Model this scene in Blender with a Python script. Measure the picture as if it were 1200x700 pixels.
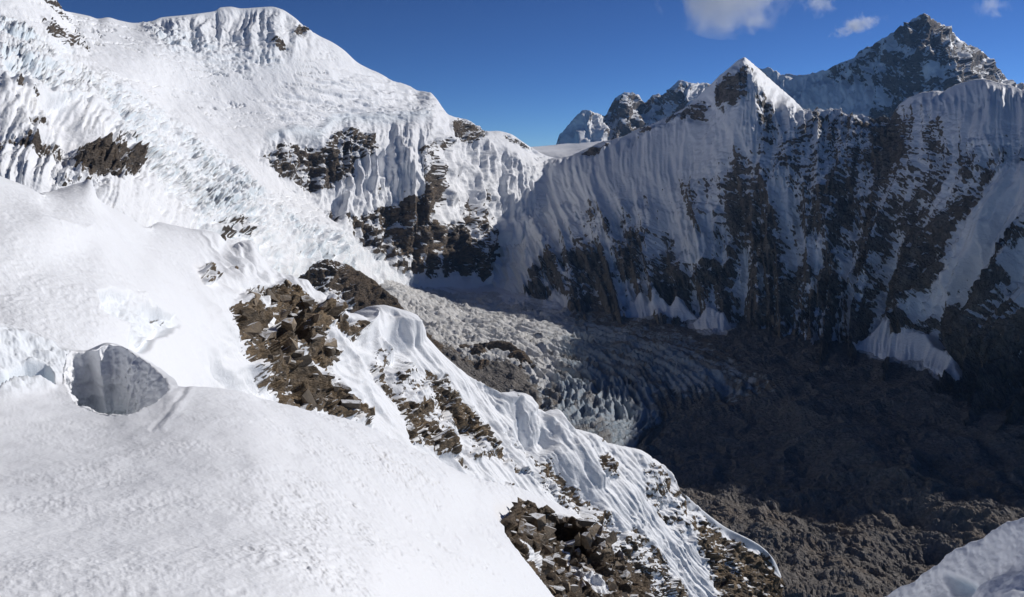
import bpy, math, random
import numpy as np
from math import radians as R

# ------------------------------------------------------------------ scene, camera, light
S = bpy.context.scene
for o in list(bpy.data.objects):
    bpy.data.objects.remove(o)
COL = S.collection
W0, H0, F0, YH = 1200.0, 700.0, 1040.0, 200.0       # measuring frame of the photograph, focal length in its pixels, horizon row
PITCH = math.atan((H0 / 2 - YH) / F0)
cam = bpy.data.cameras.new('camera')
cam.sensor_width = 36.0
cam.lens = 36.0 * F0 / W0
cam.clip_start = 0.5
cam.clip_end = 200000.0
cam_o = bpy.data.objects.new('camera', cam)
COL.objects.link(cam_o)
cam_o.location = (0, 0, 0)
cam_o.rotation_euler = (math.pi / 2 - PITCH, 0, 0)
S.camera = cam_o

SUN_AZ, SUN_EL = R(62), R(28.5)                        # clockwise from the view direction (+Y), above the horizon
world = bpy.data.worlds.new('World')
S.world = world
world.use_nodes = True
wn = world.node_tree
wn.nodes.clear()
sky = wn.nodes.new('ShaderNodeTexSky')
sky.sky_type = 'NISHITA'
sky.sun_disc = False
sky.sun_elevation = SUN_EL
sky.sun_rotation = SUN_AZ
sky.altitude = 5200
sky.air_density = 1.0
sky.dust_density = 0.0
sky.ozone_density = 4.0
bg = wn.nodes.new('ShaderNodeBackground')
bg.inputs['Strength'].default_value = 0.05
wo = wn.nodes.new('ShaderNodeOutputWorld')
gam = wn.nodes.new('ShaderNodeGamma')                 # the deep, contrasty blue of the thin air up here
gam.inputs['Gamma'].default_value = 1.66
scl = wn.nodes.new('ShaderNodeMix')
scl.data_type, scl.blend_type = 'RGBA', 'MULTIPLY'
scl.inputs[0].default_value = 1.0
scl.inputs[7].default_value = (0.42, 0.42, 0.42, 1)
wn.links.new(sky.outputs[0], gam.inputs[0])
wn.links.new(gam.outputs[0], scl.inputs[6])
wn.links.new(scl.outputs[2], bg.inputs[0])
wn.links.new(bg.outputs[0], wo.inputs[0])
sun = bpy.data.lights.new('sun', 'SUN')
sun.energy = 3.65
sun.angle = R(0.53)
sun.color = (1.0, 0.965, 0.92)
sun_o = bpy.data.objects.new('sun', sun)
COL.objects.link(sun_o)
sun_o.rotation_euler = (math.pi / 2 - SUN_EL, 0, math.pi - SUN_AZ)
SUNV = np.array([math.sin(SUN_AZ) * math.cos(SUN_EL), math.cos(SUN_AZ) * math.cos(SUN_EL), math.sin(SUN_EL)])
S.view_settings.view_transform = 'Standard'
S.view_settings.look = 'None'
S.view_settings.exposure = 0.0
S.view_settings.gamma = 1.0
S.cycles.max_bounces = 40
S.cycles.diffuse_bounces = 5
S.cycles.volume_bounces = 40

# ------------------------------------------------------------------ maths helpers
cp, sp = math.cos(PITCH), math.sin(PITCH)


def at(px, py, D):
    """the place that lies D metres ahead (world Y) on the line of sight through a point of the photograph"""
    px, py, D = (np.asarray(a, np.float64) for a in (px, py, D))
    cx, cy = (px - W0 / 2) / F0, (H0 / 2 - py) / F0
    dy, dz = cp + cy * sp, -sp + cy * cp
    return np.stack([cx / dy * D, D * np.ones_like(cx * dy), dz / dy * D], -1)


def proj(P):
    x, y, z = P[..., 0], P[..., 1], P[..., 2]
    f = np.maximum(y * cp - z * sp, 1e-3)
    return W0 / 2 + F0 * x / f, H0 / 2 - F0 * (y * sp + z * cp) / f


def sstep(a, b, x):
    t = np.clip((x - a) / (b - a), 0, 1)
    return t * t * (3 - 2 * t)


def hash3(i, j, k, s):
    h = (i * 374761393 + j * 668265263 + k * 2147483647 + s * 974634777) & 0xffffffff
    h = ((h ^ (h >> 13)) * 1274126177) & 0xffffffff
    h = ((h ^ (h >> 16)) * 2246822519) & 0xffffffff
    return h ^ (h >> 15)


GR = np.array([(1, 1, 0), (-1, 1, 0), (1, -1, 0), (-1, -1, 0), (1, 0, 1), (-1, 0, 1), (1, 0, -1), (-1, 0, -1),
               (0, 1, 1), (0, -1, 1), (0, 1, -1), (0, -1, -1), (1, 1, 0), (-1, 1, 0), (0, -1, 1), (0, -1, -1)], np.float32)


def pn(x, y, z=None, seed=0):
    """gradient noise, about -1..1"""
    x = np.asarray(x, np.float64)
    y = np.asarray(y, np.float64)
    i, j = np.floor(x), np.floor(y)
    fx, fy = (x - i).astype(np.float32), (y - j).astype(np.float32)
    i, j = i.astype(np.int64), j.astype(np.int64)
    u = fx * fx * fx * (fx * (fx * 6 - 15) + 10)
    v = fy * fy * fy * (fy * (fy * 6 - 15) + 10)
    if z is None:
        def g(a, b):
            h = hash3(i + a, j + b, 0, seed) & 7
            ang = h.astype(np.float32) * (math.pi / 4) + 0.3
            return np.cos(ang) * (fx - a) + np.sin(ang) * (fy - b)
        n0 = g(0, 0) * (1 - u) + g(1, 0) * u
        n1 = g(0, 1) * (1 - u) + g(1, 1) * u
        return (n0 * (1 - v) + n1 * v) * 1.5
    z = np.asarray(z, np.float64)
    k = np.floor(z)
    fz = (z - k).astype(np.float32)
    k = k.astype(np.int64)
    w = fz * fz * fz * (fz * (fz * 6 - 15) + 10)

    def g3(a, b, c):
        G = GR[hash3(i + a, j + b, k + c, seed) & 15]
        return G[..., 0] * (fx - a) + G[..., 1] * (fy - b) + G[..., 2] * (fz - c)
    r = 0
    for c, wc in ((0, 1 - w), (1, w)):
        n0 = g3(0, 0, c) * (1 - u) + g3(1, 0, c) * u
        n1 = g3(0, 1, c) * (1 - u) + g3(1, 1, c) * u
        r = r + wc * (n0 * (1 - v) + n1 * v)
    return r * 1.15


def fbm(x, y, z=None, o=5, gain=0.5, lac=2.03, seed=0):
    a, r, t = 1.0, 0, 0
    for q in range(o):
        r = r + a * pn(x, y, z, seed + q * 7)
        t += a
        a *= gain
        x, y = x * lac + 13.7, y * lac - 7.1
        if z is not None:
            z = z * lac + 3.3
    return r / t


def ridged(x, y, z=None, o=5, gain=0.5, lac=2.03, seed=0):
    """0..1, sharp crests at 1"""
    a, r, t = 1.0, 0, 0
    for q in range(o):
        r = r + a * (1 - np.abs(pn(x, y, z, seed + q * 7)) * 1.6)
        t += a
        a *= gain
        x, y = x * lac + 11.3, y * lac + 5.9
        if z is not None:
            z = z * lac - 2.7
    return r / t


def blocks(x, y, z, seed=0, tilt=0.8):
    """fractured rock: every cell is a tilted facet at its own height, about -1..1"""
    x, y, z = (np.asarray(a, np.float64) for a in (x, y, z))
    i, j, k = (np.floor(a).astype(np.int64) for a in (x, y, z))
    best = np.full(x.shape, 1e9)
    out = np.zeros(x.shape)
    f = 1.0 / 1023
    for a in (-1, 0, 1):
        for b in (-1, 0, 1):
            for c in (-1, 0, 1):
                h = hash3(i + a, j + b, k + c, seed)
                h2 = hash3(i + a, j + b, k + c, seed + 77)
                dx = x - (i + a + (h & 1023) * f)
                dy = y - (j + b + ((h >> 10) & 1023) * f)
                dz = z - (k + c + ((h >> 20) & 1023) * f)
                d2 = dx * dx + dy * dy + dz * dz
                hh = ((h2 & 1023) * f - .5) * 1.4 + tilt * (dx * (((h2 >> 10) & 511) / 255.0 - 1) + dy * (((h2 >> 19) & 511) / 255.0 - 1) + dz * (((h2 >> 5) & 511) / 255.0 - 1))
                m = d2 < best
                best = np.where(m, d2, best)
                out = np.where(m, hh, out)
    return out


def where_blocks(mask, x, y, z, seed=0, tilt=.8):
    o = np.zeros(mask.shape)
    mask = mask + 0 * x
    o = np.zeros(mask.shape)
    s = mask > 0.01
    if s.any():
        o[s] = blocks(x[s], y[s], z[s], seed, tilt)
    return o


def table(px, py, xs, ys, vals):
    """bilinear look-up"""
    vals = np.asarray(vals, float)
    fx = np.interp(px, xs, np.arange(len(xs)))
    fy = np.interp(py, ys, np.arange(len(ys)))
    i, j = np.minimum(fx.astype(int), len(xs) - 2), np.minimum(fy.astype(int), len(ys) - 2)
    a, b = fx - i, fy - j
    return (vals[j, i] * (1 - a) + vals[j, i + 1] * a) * (1 - b) + (vals[j + 1, i] * (1 - a) + vals[j + 1, i + 1] * a) * b


def gullies(u, s, seed, sizes, amps, warp=0.35):
    """ribs and runnels that branch down a face; u across (in sizes' unit), s down the face"""
    tot, w, first = 0, 0, None
    for q, (sz, a) in enumerate(zip(sizes, amps)):
        r = ridged(u / sz + w, s / (sz * (3.2, 4.0, 6.0, 9.0, 10.0)[min(q, 4)]) + q * 9.1, None, 2, 0.45, seed=seed + q * 13)
        if q == 1:
            first = r
        tot = tot + (r - 0.6) * a
        w = w + (r - 0.6) * warp * 2.0
        w = w * 1.6
    return tot, first


def pchip(xk, yk, x):
    """monotone cubic through yk (K,...) at xk (K,), sampled at x (N,) -> (N,...)"""
    xk = np.asarray(xk, np.float64)
    yk = np.asarray(yk, np.float64)
    K = len(xk)
    sh = (K - 1,) + (1,) * (yk.ndim - 1)
    h = np.diff(xk).reshape(sh)
    d = np.diff(yk, axis=0) / h
    m = np.zeros_like(yk)
    if K > 2:
        w1, w2 = 2 * h[1:] + h[:-1], h[1:] + 2 * h[:-1]
        ok = d[1:] * d[:-1] > 0
        dd0, dd1 = np.where(ok, d[:-1], 1), np.where(ok, d[1:], 1)
        m[1:-1] = np.where(ok, (w1 + w2) / (w1 / dd0 + w2 / dd1), 0)
    m[0], m[-1] = d[0], d[-1]
    idx = np.clip(np.searchsorted(xk, x, side='right') - 1, 0, K - 2)
    bs = (len(x),) + (1,) * (yk.ndim - 1)
    hh = np.diff(xk)[idx].reshape(bs)
    t = ((np.asarray(x) - xk[idx]).reshape(bs)) / hh
    t2, t3 = t * t, t * t * t
    return ((2 * t3 - 3 * t2 + 1) * yk[idx] + (t3 - 2 * t2 + t) * hh * m[idx]
            + (-2 * t3 + 3 * t2) * yk[idx + 1] + (t3 - t2) * hh * m[idx + 1])


def row_points(row, us):
    """a row of (px, py, D[, u]) keys sampled at us"""
    r = sorted([(k[3] if len(k) > 3 else k[0], k[0], k[1], k[2]) for k in row])
    a = np.array(r, np.float64)
    v = pchip(a[:, 0], a[:, 1:], np.clip(us, a[0, 0], a[-1, 0]))
    return at(v[:, 0], v[:, 1], v[:, 2])


def loft(rows, u0, u1, nu, segs, crease=(), us=None):
    """a net of rows skinned into a grid; segs = vertices in each gap between rows"""
    if us is None:
        us = np.linspace(u0, u1, nu)
    pts = np.stack([row_points(r, us) if not isinstance(r, np.ndarray) else r for r in rows])
    vk = np.concatenate([[0], np.cumsum(segs)]).astype(float)
    cuts = [0] + sorted(crease) + [len(rows) - 1]
    out = []
    for a, b in zip(cuts[:-1], cuts[1:]):
        n = int(vk[b] - vk[a])
        v = np.linspace(vk[a], vk[b], n + 1)
        g = pchip(vk[a:b + 1], pts[a:b + 1], v)
        out.append(g if b == cuts[-1] else g[:-1])
    G = np.concatenate(out)
    return G, us, np.arange(len(G), dtype=float)


def normals(P):
    du, dv = np.gradient(P, axis=1), np.gradient(P, axis=0)
    n = np.cross(dv, du)
    n /= np.maximum(np.linalg.norm(n, axis=-1, keepdims=True), 1e-9)
    return n


def poly(px, py, pts, soft=6.0):
    """1 inside an outline, fading over soft"""
    pts = np.asarray(pts, np.float64)
    ins = np.zeros(px.shape, bool)
    d2 = np.full(px.shape, 1e18)
    for (x0, y0), (x1, y1) in zip(pts, np.roll(pts, -1, axis=0)):
        c = ((y0 > py) != (y1 > py))
        xi = (x1 - x0) * (py - y0) / (y1 - y0 + 1e-12) + x0
        ins ^= c & (px < xi)
        dx, dy = x1 - x0, y1 - y0
        t = np.clip(((px - x0) * dx + (py - y0) * dy) / (dx * dx + dy * dy + 1e-12), 0, 1)
        d2 = np.minimum(d2, (px - x0 - t * dx) ** 2 + (py - y0 - t * dy) ** 2)
    s = np.sqrt(d2) * np.where(ins, 1, -1)
    return sstep(-soft, soft, s)


def line(px, py, pts, wid):
    """1 on a polyline, gone at wid"""
    pts = np.asarray(pts, np.float64)
    d2 = np.full(px.shape, 1e18)
    for (x0, y0), (x1, y1) in zip(pts[:-1], pts[1:]):
        dx, dy = x1 - x0, y1 - y0
        t = np.clip(((px - x0) * dx + (py - y0) * dy) / (dx * dx + dy * dy + 1e-12), 0, 1)
        d2 = np.minimum(d2, (px - x0 - t * dx) ** 2 + (py - y0 - t * dy) ** 2)
    return np.clip(1 - np.sqrt(d2) / wid, 0, 1)


def grid_mesh(name, P, attrs, mat, keep=None, flip=False, smooth=True):
    nv, nu = P.shape[:2]
    me = bpy.data.meshes.new(name)
    idx = np.arange(nv * nu, dtype=np.int32).reshape(nv, nu)
    q = np.stack([idx[:-1, :-1], idx[1:, :-1], idx[1:, 1:], idx[:-1, 1:]], -1)
    if flip:
        q = q[..., ::-1]
    q = q.reshape(-1, 4)
    if keep is not None:
        k = keep.reshape(-1)
        q = q[k[q].all(axis=1)]
        used = np.unique(q)
        mp = np.full(nv * nu, -1, np.int32)
        mp[used] = np.arange(len(used), dtype=np.int32)
        q = mp[q]
    else:
        used = slice(None)
    co = P.reshape(-1, 3)[used].astype(np.float32)
    me.vertices.add(len(co))
    me.vertices.foreach_set('co', co.ravel())
    me.loops.add(q.size)
    me.loops.foreach_set('vertex_index', q.astype(np.int32).ravel())
    me.polygons.add(len(q))
    me.polygons.foreach_set('loop_start', np.arange(0, q.size, 4, dtype=np.int32))
    me.polygons.foreach_set('loop_total', np.full(len(q), 4, np.int32))
    me.update(calc_edges=True)
    me.polygons.foreach_set('use_smooth', np.full(len(q), smooth, bool))
    for k, v in attrs.items():
        a = me.attributes.new(k, 'FLOAT', 'POINT')
        a.data.foreach_set('value', np.asarray(v, np.float32).reshape(-1)[used])
    me.materials.append(mat)
    o = bpy.data.objects.new(name, me)
    COL.objects.link(o)
    return o


def tag(o, label=None, cat=None, group=None, kind=None):
    for k, v in (('label', label), ('category', cat), ('group', group), ('kind', kind)):
        if v:
            o[k] = v
    return o


# ------------------------------------------------------------------ materials
class NT:
    def __init__(s, name):
        s.m = bpy.data.materials.new(name)
        s.m.use_nodes = True
        s.t = s.m.node_tree
        s.t.nodes.clear()

    def n(s, typ, **kw):
        nd = s.t.nodes.new(typ)
        for k, v in kw.items():
            if k.startswith('_'):
                nd.inputs[k[1:].replace('_', ' ')].default_value = v
            else:
                setattr(nd, k, v)
        return nd

    def l(s, a, b):
        s.t.links.new(a, b)

    def math(s, op, a, b=None, c=None, clamp=False):
        nd = s.n('ShaderNodeMath', operation=op, use_clamp=clamp)
        for i, v in enumerate((a, b, c)):
            if v is None:
                continue
            if isinstance(v, (int, float)):
                nd.inputs[i].default_value = v
            else:
                s.l(v, nd.inputs[i])
        return nd.outputs[0]

    def mix(s, f, a, b):
        nd = s.n('ShaderNodeMix', data_type='RGBA')
        for i, v in ((0, f), (6, a), (7, b)):
            if isinstance(v, (int, float)):
                nd.inputs[i].default_value = v
            elif isinstance(v, tuple):
                nd.inputs[i].default_value = v + (1,)
            else:
                s.l(v, nd.inputs[i])
        return nd.outputs[2]

    def noise(s, co, scale, detail=6, rough=0.6, dist=0.0, stretch=None):
        if stretch:
            mp = s.n('ShaderNodeMapping')
            mp.inputs['Scale'].default_value = stretch
            s.l(co, mp.inputs[0])
            co = mp.outputs[0]
        nd = s.n('ShaderNodeTexNoise')
        nd.inputs['Scale'].default_value = scale
        nd.inputs['Detail'].default_value = detail
        nd.inputs['Roughness'].default_value = rough
        nd.inputs['Distortion'].default_value = dist
        s.l(co, nd.inputs['Vector'])
        return nd.outputs['Fac']

    def smooth(s, x, a, b):
        nd = s.n('ShaderNodeMapRange', interpolation_type='SMOOTHSTEP')
        nd.inputs[1].default_value = a
        nd.inputs[2].default_value = b
        s.l(x, nd.inputs[0])
        return nd.outputs[0]

    def attr(s, name):
        return s.n('ShaderNodeAttribute', attribute_name=name).outputs['Fac']


def terrain_mat(name, px, rock_a=(0.12, 0.102, 0.088), rock_b=(0.22, 0.18, 0.145), rock_c=(0.36, 0.265, 0.175),
                snow=(0.86, 0.87, 0.89), snow_bump=0.3, snow_scale=6.0, rock_bump=1.0, frag=0.35, strata=(1, 1, 2.5)):
    """snow over rock; px = metres covered by one pixel there, sets the scale of the fine grain"""
    t = NT(name)
    co = t.n('ShaderNodeTexCoord').outputs['Object']
    rock, ice, tint = t.attr('rock'), t.attr('ice'), t.attr('tint')
    fine = t.noise(co, 0.16 / px, 5, 0.65, 0.4, strata)
    big = t.noise(co, 0.03 / px, 5, 0.6, 0.3, strata)
    m = t.math('ADD', rock, t.math('MULTIPLY', t.math('SUBTRACT', fine, 0.5), frag * 2))
    mask = t.smooth(m, 0.44, 0.56)
    grain = t.noise(co, 0.32 / px, 4, 0.7, 0.0, strata)
    rk = t.mix(t.smooth(grain, 0.3, 0.7), rock_a, rock_b)
    tm = t.math('MULTIPLY', t.smooth(big, 0.38, 0.62), tint, clamp=True)
    rk = t.mix(tm, rk, rock_c)
    dk = t.smooth(t.noise(co, 0.10 / px, 5, 0.7, 0.6, strata), 0.35, 0.65)
    rk = t.mix(t.math('MULTIPLY', t.math('SUBTRACT', 1.0, dk), 0.6), rk, tuple(c * 0.42 for c in rock_a))
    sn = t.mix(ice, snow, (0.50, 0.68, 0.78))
    sn = t.mix(t.math('MULTIPLY', t.smooth(big, 0.35, 0.7), 0.10), sn, (0.80, 0.79, 0.78))
    col = t.mix(mask, sn, rk)
    b = t.n('ShaderNodeBsdfPrincipled')
    t.l(col, b.inputs['Base Color'])
    b.inputs['Specular IOR Level'].default_value = 0.25
    t.l(t.math('MULTIPLY_ADD', mask, 0.25, 0.6), b.inputs['Roughness'])
    sb = t.noise(co, 1.0 / (px * snow_scale), 4, 0.55, 0.3)
    h = t.math('ADD', t.math('MULTIPLY', t.math('MULTIPLY', sb, snow_bump * px * snow_scale * 0.5), t.math('SUBTRACT', 1.0, mask)),
               t.math('MULTIPLY', t.math('MULTIPLY', t.math('ADD', grain, fine), rock_bump * px * 3.0), mask))
    h = t.math('ADD', h, t.math('MULTIPLY', mask, -px * 1.0))
    bp = t.n('ShaderNodeBump')
    bp.inputs['Strength'].default_value = 1.0
    bp.inputs['Distance'].default_value = 1.0
    t.l(h, bp.inputs['Height'])
    t.l(bp.outputs[0], b.inputs['Normal'])
    o = t.n('ShaderNodeOutputMaterial')
    t.l(b.outputs[0], o.inputs[0])
    return t.m


def finish(name, P, rock, mat, ice=0.0, tint=0.3, **kw):
    z = np.zeros(P.shape[:2])
    o = grid_mesh(name, P, {'rock': rock + z, 'ice': ice + z, 'tint': tint + z}, mat, **kw)
    tag(o, kind='structure')
    return o


# outlines of the avalanche fans at the wall's foot, as they lie on wall and floor
FANS = [[(636, 360), (646, 350), (652, 343), (660, 350), (668, 361), (652, 364)],
        [(728, 368), (740, 358), (747, 348), (756, 352), (766, 360), (774, 354), (784, 358), (792, 348), (804, 356), (816, 368), (800, 376), (770, 372), (744, 374)],
        [(808, 378), (820, 366), (832, 358), (846, 366), (862, 382), (850, 394), (826, 392)],
        [(1000, 412), (1016, 392), (1036, 372), (1050, 380), (1044, 396), (1062, 392), (1084, 388), (1096, 404), (1112, 412), (1128, 440), (1106, 446), (1076, 428), (1040, 424)],
        [(585, 350), (597, 334), (612, 346), (625, 352), (600, 360)]]

# ------------------------------------------------------------------ far peaks
M_FAR = terrain_mat('far_rock_and_snow', 12.0, rock_a=(0.22, 0.195, 0.18), rock_b=(0.34, 0.30, 0.265), rock_c=(0.45, 0.35, 0.27),
                    snow_bump=0.2, frag=0.45, rock_bump=1.2)


def far_peak(name, rows, u0, u1, nu, segs, amp, rockf, seed, wl=600.0):
    P, us, vs = loft(rows, u0, u1, nu, segs, crease=(1,))
    N = normals(P)
    X, Y, Z = P[..., 0], P[..., 1], P[..., 2]
    px, py = proj(P)
    v = np.arange(P.shape[0])[:, None] - segs[0]
    away = sstep(0, 14, np.abs(v).astype(float))
    gl, rb = gullies(px + fbm(X / wl, Z / wl, Y / wl, 3, seed=seed + 50) * 8, -Z / 12.0 + px * 0.3, seed, [30, 13, 6, 2.8], [amp * .9, amp * .5, amp * .28, amp * .15])
    d = gl + (ridged(X / wl, Z / wl, Y / wl, 4, 0.5, seed=seed) - 0.55) * amp * 0.5
    d += where_blocks(away, X / 210, Y / 210, Z / 260, seed + 31, 1.0) * amp * 0.16
    d = d * (0.08 + 0.92 * away)
    P2 = P + N * d[..., None]
    P2[..., 2] += (ridged(X / 130.0, Y / 130.0, None, 4, .6, seed=seed + 3) - .6) * amp * 0.30 * (1 - away)
    N2 = normals(P2)
    px, py = proj(P)
    n = fbm(X / 260, Z / 160, Y / 260, 5, 0.6, seed=seed + 9)
    st = fbm(X / 500, Z / 45 + X / 300, None, 4, 0.6, seed=seed + 19)
    rk = rockf(px, py) + n * 0.55 + st * 0.3 + (rb - .6) * 0.35 + (0.5 - np.abs(N2[..., 2])) * 0.6
    return finish(name, P2, rk, M_FAR, tint=0.5)


# the great dark pyramid: left face turned from the sun, right face lit beyond a rib
great = [
    [(860, 160, 16500), (1010, 100, 17500), (1082, 60, 16500), (1130, 90, 16500), (1190, 140, 16500), (1260, 170, 16500)],
    [(860, 92, 13900), (888, 80, 13900), (900, 79, 13900), (915, 86, 13800), (932, 88, 13700), (955, 85, 13500), (985, 74, 13400), (1000, 69, 13400),
     (1008, 60, 13400), (1022, 52, 13400), (1040, 42, 13300), (1055, 32, 13250), (1066, 25, 13200), (1074, 19, 13150), (1081, 16, 13100), (1088, 18, 13150),
     (1098, 25, 13350), (1108, 31, 13600), (1120, 40, 13800), (1134, 52, 14000), (1146, 57, 14100), (1158, 67, 14200), (1172, 82, 14300), (1187, 99, 14400), (1230, 125, 14500), (1260, 140, 14500)],
    [(850, 120, 13600, 860), (900, 110, 13500), (950, 110, 13250), (1000, 95, 13100), (1040, 68, 12950), (1070, 42, 12880, 1074), (1096, 36, 12850, 1086),
     (1112, 44, 13050, 1104), (1128, 56, 13300, 1120), (1146, 72, 13600, 1140), (1165, 86, 13900, 1160), (1190, 106, 14100), (1250, 140, 14200, 1260)],
    [(850, 150, 13200, 860), (900, 140, 13050), (950, 140, 12900), (1000, 135, 12600), (1060, 115, 12350, 1050), (1120, 85, 12250, 1080),
     (1150, 92, 12700, 1108), (1160, 102, 13150, 1130), (1172, 112, 13500, 1160), (1200, 125, 13700, 1190), (1250, 160, 13800, 1260)],
    [(850, 215, 12500, 860), (950, 215, 12100), (1050, 215, 11600), (1130, 215, 11400, 1085), (1180, 215, 12000, 1130), (1260, 230, 12800)]]


def rk_great(px, py):
    r = 0.30 + 0.24 * sstep(960, 1030, px)
    r = r - 0.5 * poly(px, py, [(905, 90), (960, 92), (985, 100), (1000, 140), (1030, 150), (900, 150)], 10)
    r = r - 0.35 * poly(px, py, [(1085, 64), (1100, 70), (1105, 88), (1085, 92), (1075, 75)], 5)
    r = r - 0.3 * poly(px, py, [(1030, 55), (1062, 52), (1060, 58), (1040, 62)], 4)
    r = r - 0.35 * poly(px, py, [(975, 105), (1010, 95), (1040, 120), (1010, 135)], 10)
    return r


far_peak('pyramid_mountain', great, 862, 1255, 330, [12, 34, 50, 60], 190, rk_great, 11, 800)

trio = [
    [(620, 190, 15000), (735, 160, 15000), (790, 130, 15000), (840, 130, 15000), (900, 150, 15000)],
    [(630, 196, 12500), (650, 172, 12500), (655, 160, 12500), (665, 148, 12400), (676, 136, 12350), (683, 130, 12300), (690, 129, 12300), (700, 133, 12400),
     (709, 136, 12700), (712, 130, 12900), (718, 119, 12900), (727, 111, 12900), (735, 108, 12900), (745, 109, 12950), (751, 115, 13050), (754, 121, 13250), (760, 116, 13350), (771, 110, 13350),
     (776, 113, 13300), (783, 107, 13250), (790, 100, 13200), (797, 94, 13200), (806, 96, 13200), (818, 97, 13300), (826, 98, 13400), (860, 110, 13500), (900, 130, 13500)],
    [(635, 200, 12200, 630), (655, 178, 12150), (670, 162, 12020), (686, 150, 11980), (704, 150, 12150), (712, 146, 12480), (722, 138, 12560), (736, 133, 12480), (748, 136, 12620),
     (756, 140, 12850), (772, 135, 12950), (790, 126, 12850), (802, 118, 12780), (818, 116, 13000), (860, 125, 13200), (900, 140, 13200)],
    [(630, 215, 11800), (690, 215, 11400), (740, 205, 11900), (800, 195, 12200), (900, 190, 12600)]]


def rk_trio(px, py):
    r = 0.10 + 0.42 * sstep(702, 716, px)
    r = r - 0.25 * poly(px, py, [(752, 140), (765, 125), (775, 150), (760, 165)], 6)
    r = r - 0.5 * poly(px, py, [(806, 96), (828, 97), (828, 118), (806, 118)], 5)
    return r


far_peak('jagged_ridge', trio, 632, 898, 260, [10, 44, 56], 150, rk_trio, 41, 420)

# bright snow plateau in the gap behind the saddle
M_SNOW_FAR = terrain_mat('plateau_snow', 6.0, frag=0.2)
plat = [[(560, 178, 7600), (640, 171, 7600), (700, 166, 7600), (760, 160, 7600)],
        [(560, 172, 6400), (625, 173.5, 6400), (660, 174, 6400), (690, 170, 6400), (760, 165, 6400)],
        [(560, 178, 5500), (625, 180, 5500), (660, 184, 5400), (690, 182, 5400), (760, 180, 5400)],
        [(560, 230, 5200), (625, 230, 5200), (690, 230, 5150), (760, 230, 5100)]]
P, us, vs = loft(plat, 560, 760, 160, [8, 40, 20])
P[..., 2] += fbm(P[..., 0] / 250, P[..., 1] / 250, None, 4, seed=3) * 14
finish('snow_plateau', P, -1.0, M_SNOW_FAR)

# ------------------------------------------------------------------ sunlit snow massif on the left
M_MASSIF = terrain_mat('massif_snow_and_rock', 3.0, frag=0.30, snow_bump=0.5, snow_scale=3.0, rock_bump=1.6)
massif = [
    [(-260, 60, 4200), (0, 120, 5200), (320, 120, 6200), (510, 190, 6400), (625, 230, 6600), (700, 240, 6600)],
    # skyline
    [(-260, -190, 2500), (-100, -105, 2700), (0, -48, 2900), (40, -18, 3050), (60, -2, 3150), (68, 6, 3220), (76, 13, 3400), (86, 15, 3620), (105, 19, 3680), (115, 22, 3710), (126, 20.5, 3740), (140, 24, 3780), (158, 27, 3830), (175, 25.5, 3870),
     (190, 20.5, 3910), (215, 18, 3970), (240, 15, 4030), (252, 13, 4060), (258, 9, 4080), (270, 8, 4100), (283, 10, 4120), (300, 9, 4140), (318, 8, 4160), (330, 11, 4170), (343, 19, 4190), (360, 33, 4220), (374, 42, 4260), (390, 50, 4300),
     (402, 58, 4330), (420, 74, 4400), (440, 84, 4480), (460, 94, 4550), (480, 102, 4620), (492, 108, 4650), (503, 108, 4650), (510, 114, 4650), (520, 128, 4680), (526, 135, 4700), (545, 140, 4800),
     (560, 149, 4880), (568, 154, 4920), (582, 153.5, 4980), (598, 157, 5050), (612, 166, 5120), (624, 174, 5200), (645, 184, 5300), (700, 190, 5500)],
    [(-260, -60, 2050), (0, 40, 2450), (60, 45, 2700), (86, 55, 3050), (150, 60, 3420), (200, 60, 3620), (258, 50, 3830), (320, 45, 3960), (374, 75, 4020), (420, 100, 4150), (480, 122, 4350), (510, 130, 4420), (524, 142, 4550), (560, 160, 4750), (600, 172, 4950), (640, 190, 5150), (700, 215, 5200)],
    [(-260, 40, 1650), (0, 88, 1950), (50, 108, 2080), (100, 118, 2330), (150, 115, 2850), (200, 115, 3350), (258, 112, 3600), (320, 115, 3720), (374, 130, 3820), (420, 138, 3940), (480, 143, 4080), (506, 150, 4100), (524, 165, 4350), (560, 190, 4600), (600, 200, 4850), (640, 215, 4950), (700, 245, 4900)],
    [(-260, 130, 1450), (0, 165, 1700), (50, 172, 1780), (100, 178, 1900), (150, 178, 2150), (200, 180, 2720), (258, 165, 3270), (320, 160, 3500), (345, 155, 3570), (374, 155, 3650), (420, 160, 3760), (480, 180, 3880), (500, 192, 3880), (522, 200, 4180), (560, 230, 4450), (600, 240, 4700), (640, 250, 4750), (700, 290, 4650)],
    [(-260, 200, 1330), (0, 205, 1550), (50, 208, 1600), (110, 212, 1690), (160, 214, 1850), (210, 225, 2300), (258, 215, 2850), (310, 205, 3250), (345, 225, 3380), (380, 232, 3520), (430, 222, 3640), (480, 232, 3760), (502, 240, 3780), (524, 250, 4070), (560, 275, 4280), (595, 290, 4500), (640, 305, 4560), (700, 330, 4450)],
    [(-260, 290, 1220), (0, 290, 1400), (80, 290, 1470), (150, 270, 1600), (210, 275, 1950), (270, 265, 2450), (320, 270, 2850), (370, 275, 3150), (410, 285, 3350), (450, 300, 3520), (490, 322, 3700), (520, 325, 3950), (545, 325, 4130), (570, 331, 4280), (600, 335, 4380), (640, 345, 4400), (700, 365, 4250)],
    [(-260, 400, 1100), (0, 400, 1250), (80, 390, 1350), (150, 370, 1450), (210, 370, 1700), (270, 370, 2150), (320, 370, 2480), (370, 375, 2780), (410, 385, 3000), (450, 395, 3200), (490, 400, 3450), (545, 390, 3700), (600, 390, 3900), (700, 400, 3950)]]
kf = lambda u: float(np.interp(u, [-260, 86, 440], [0.84, 0.86, 1.0]))
massif = [[(k[0], k[1], k[2] * kf(k[0])) for k in r] for r in massif]
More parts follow.
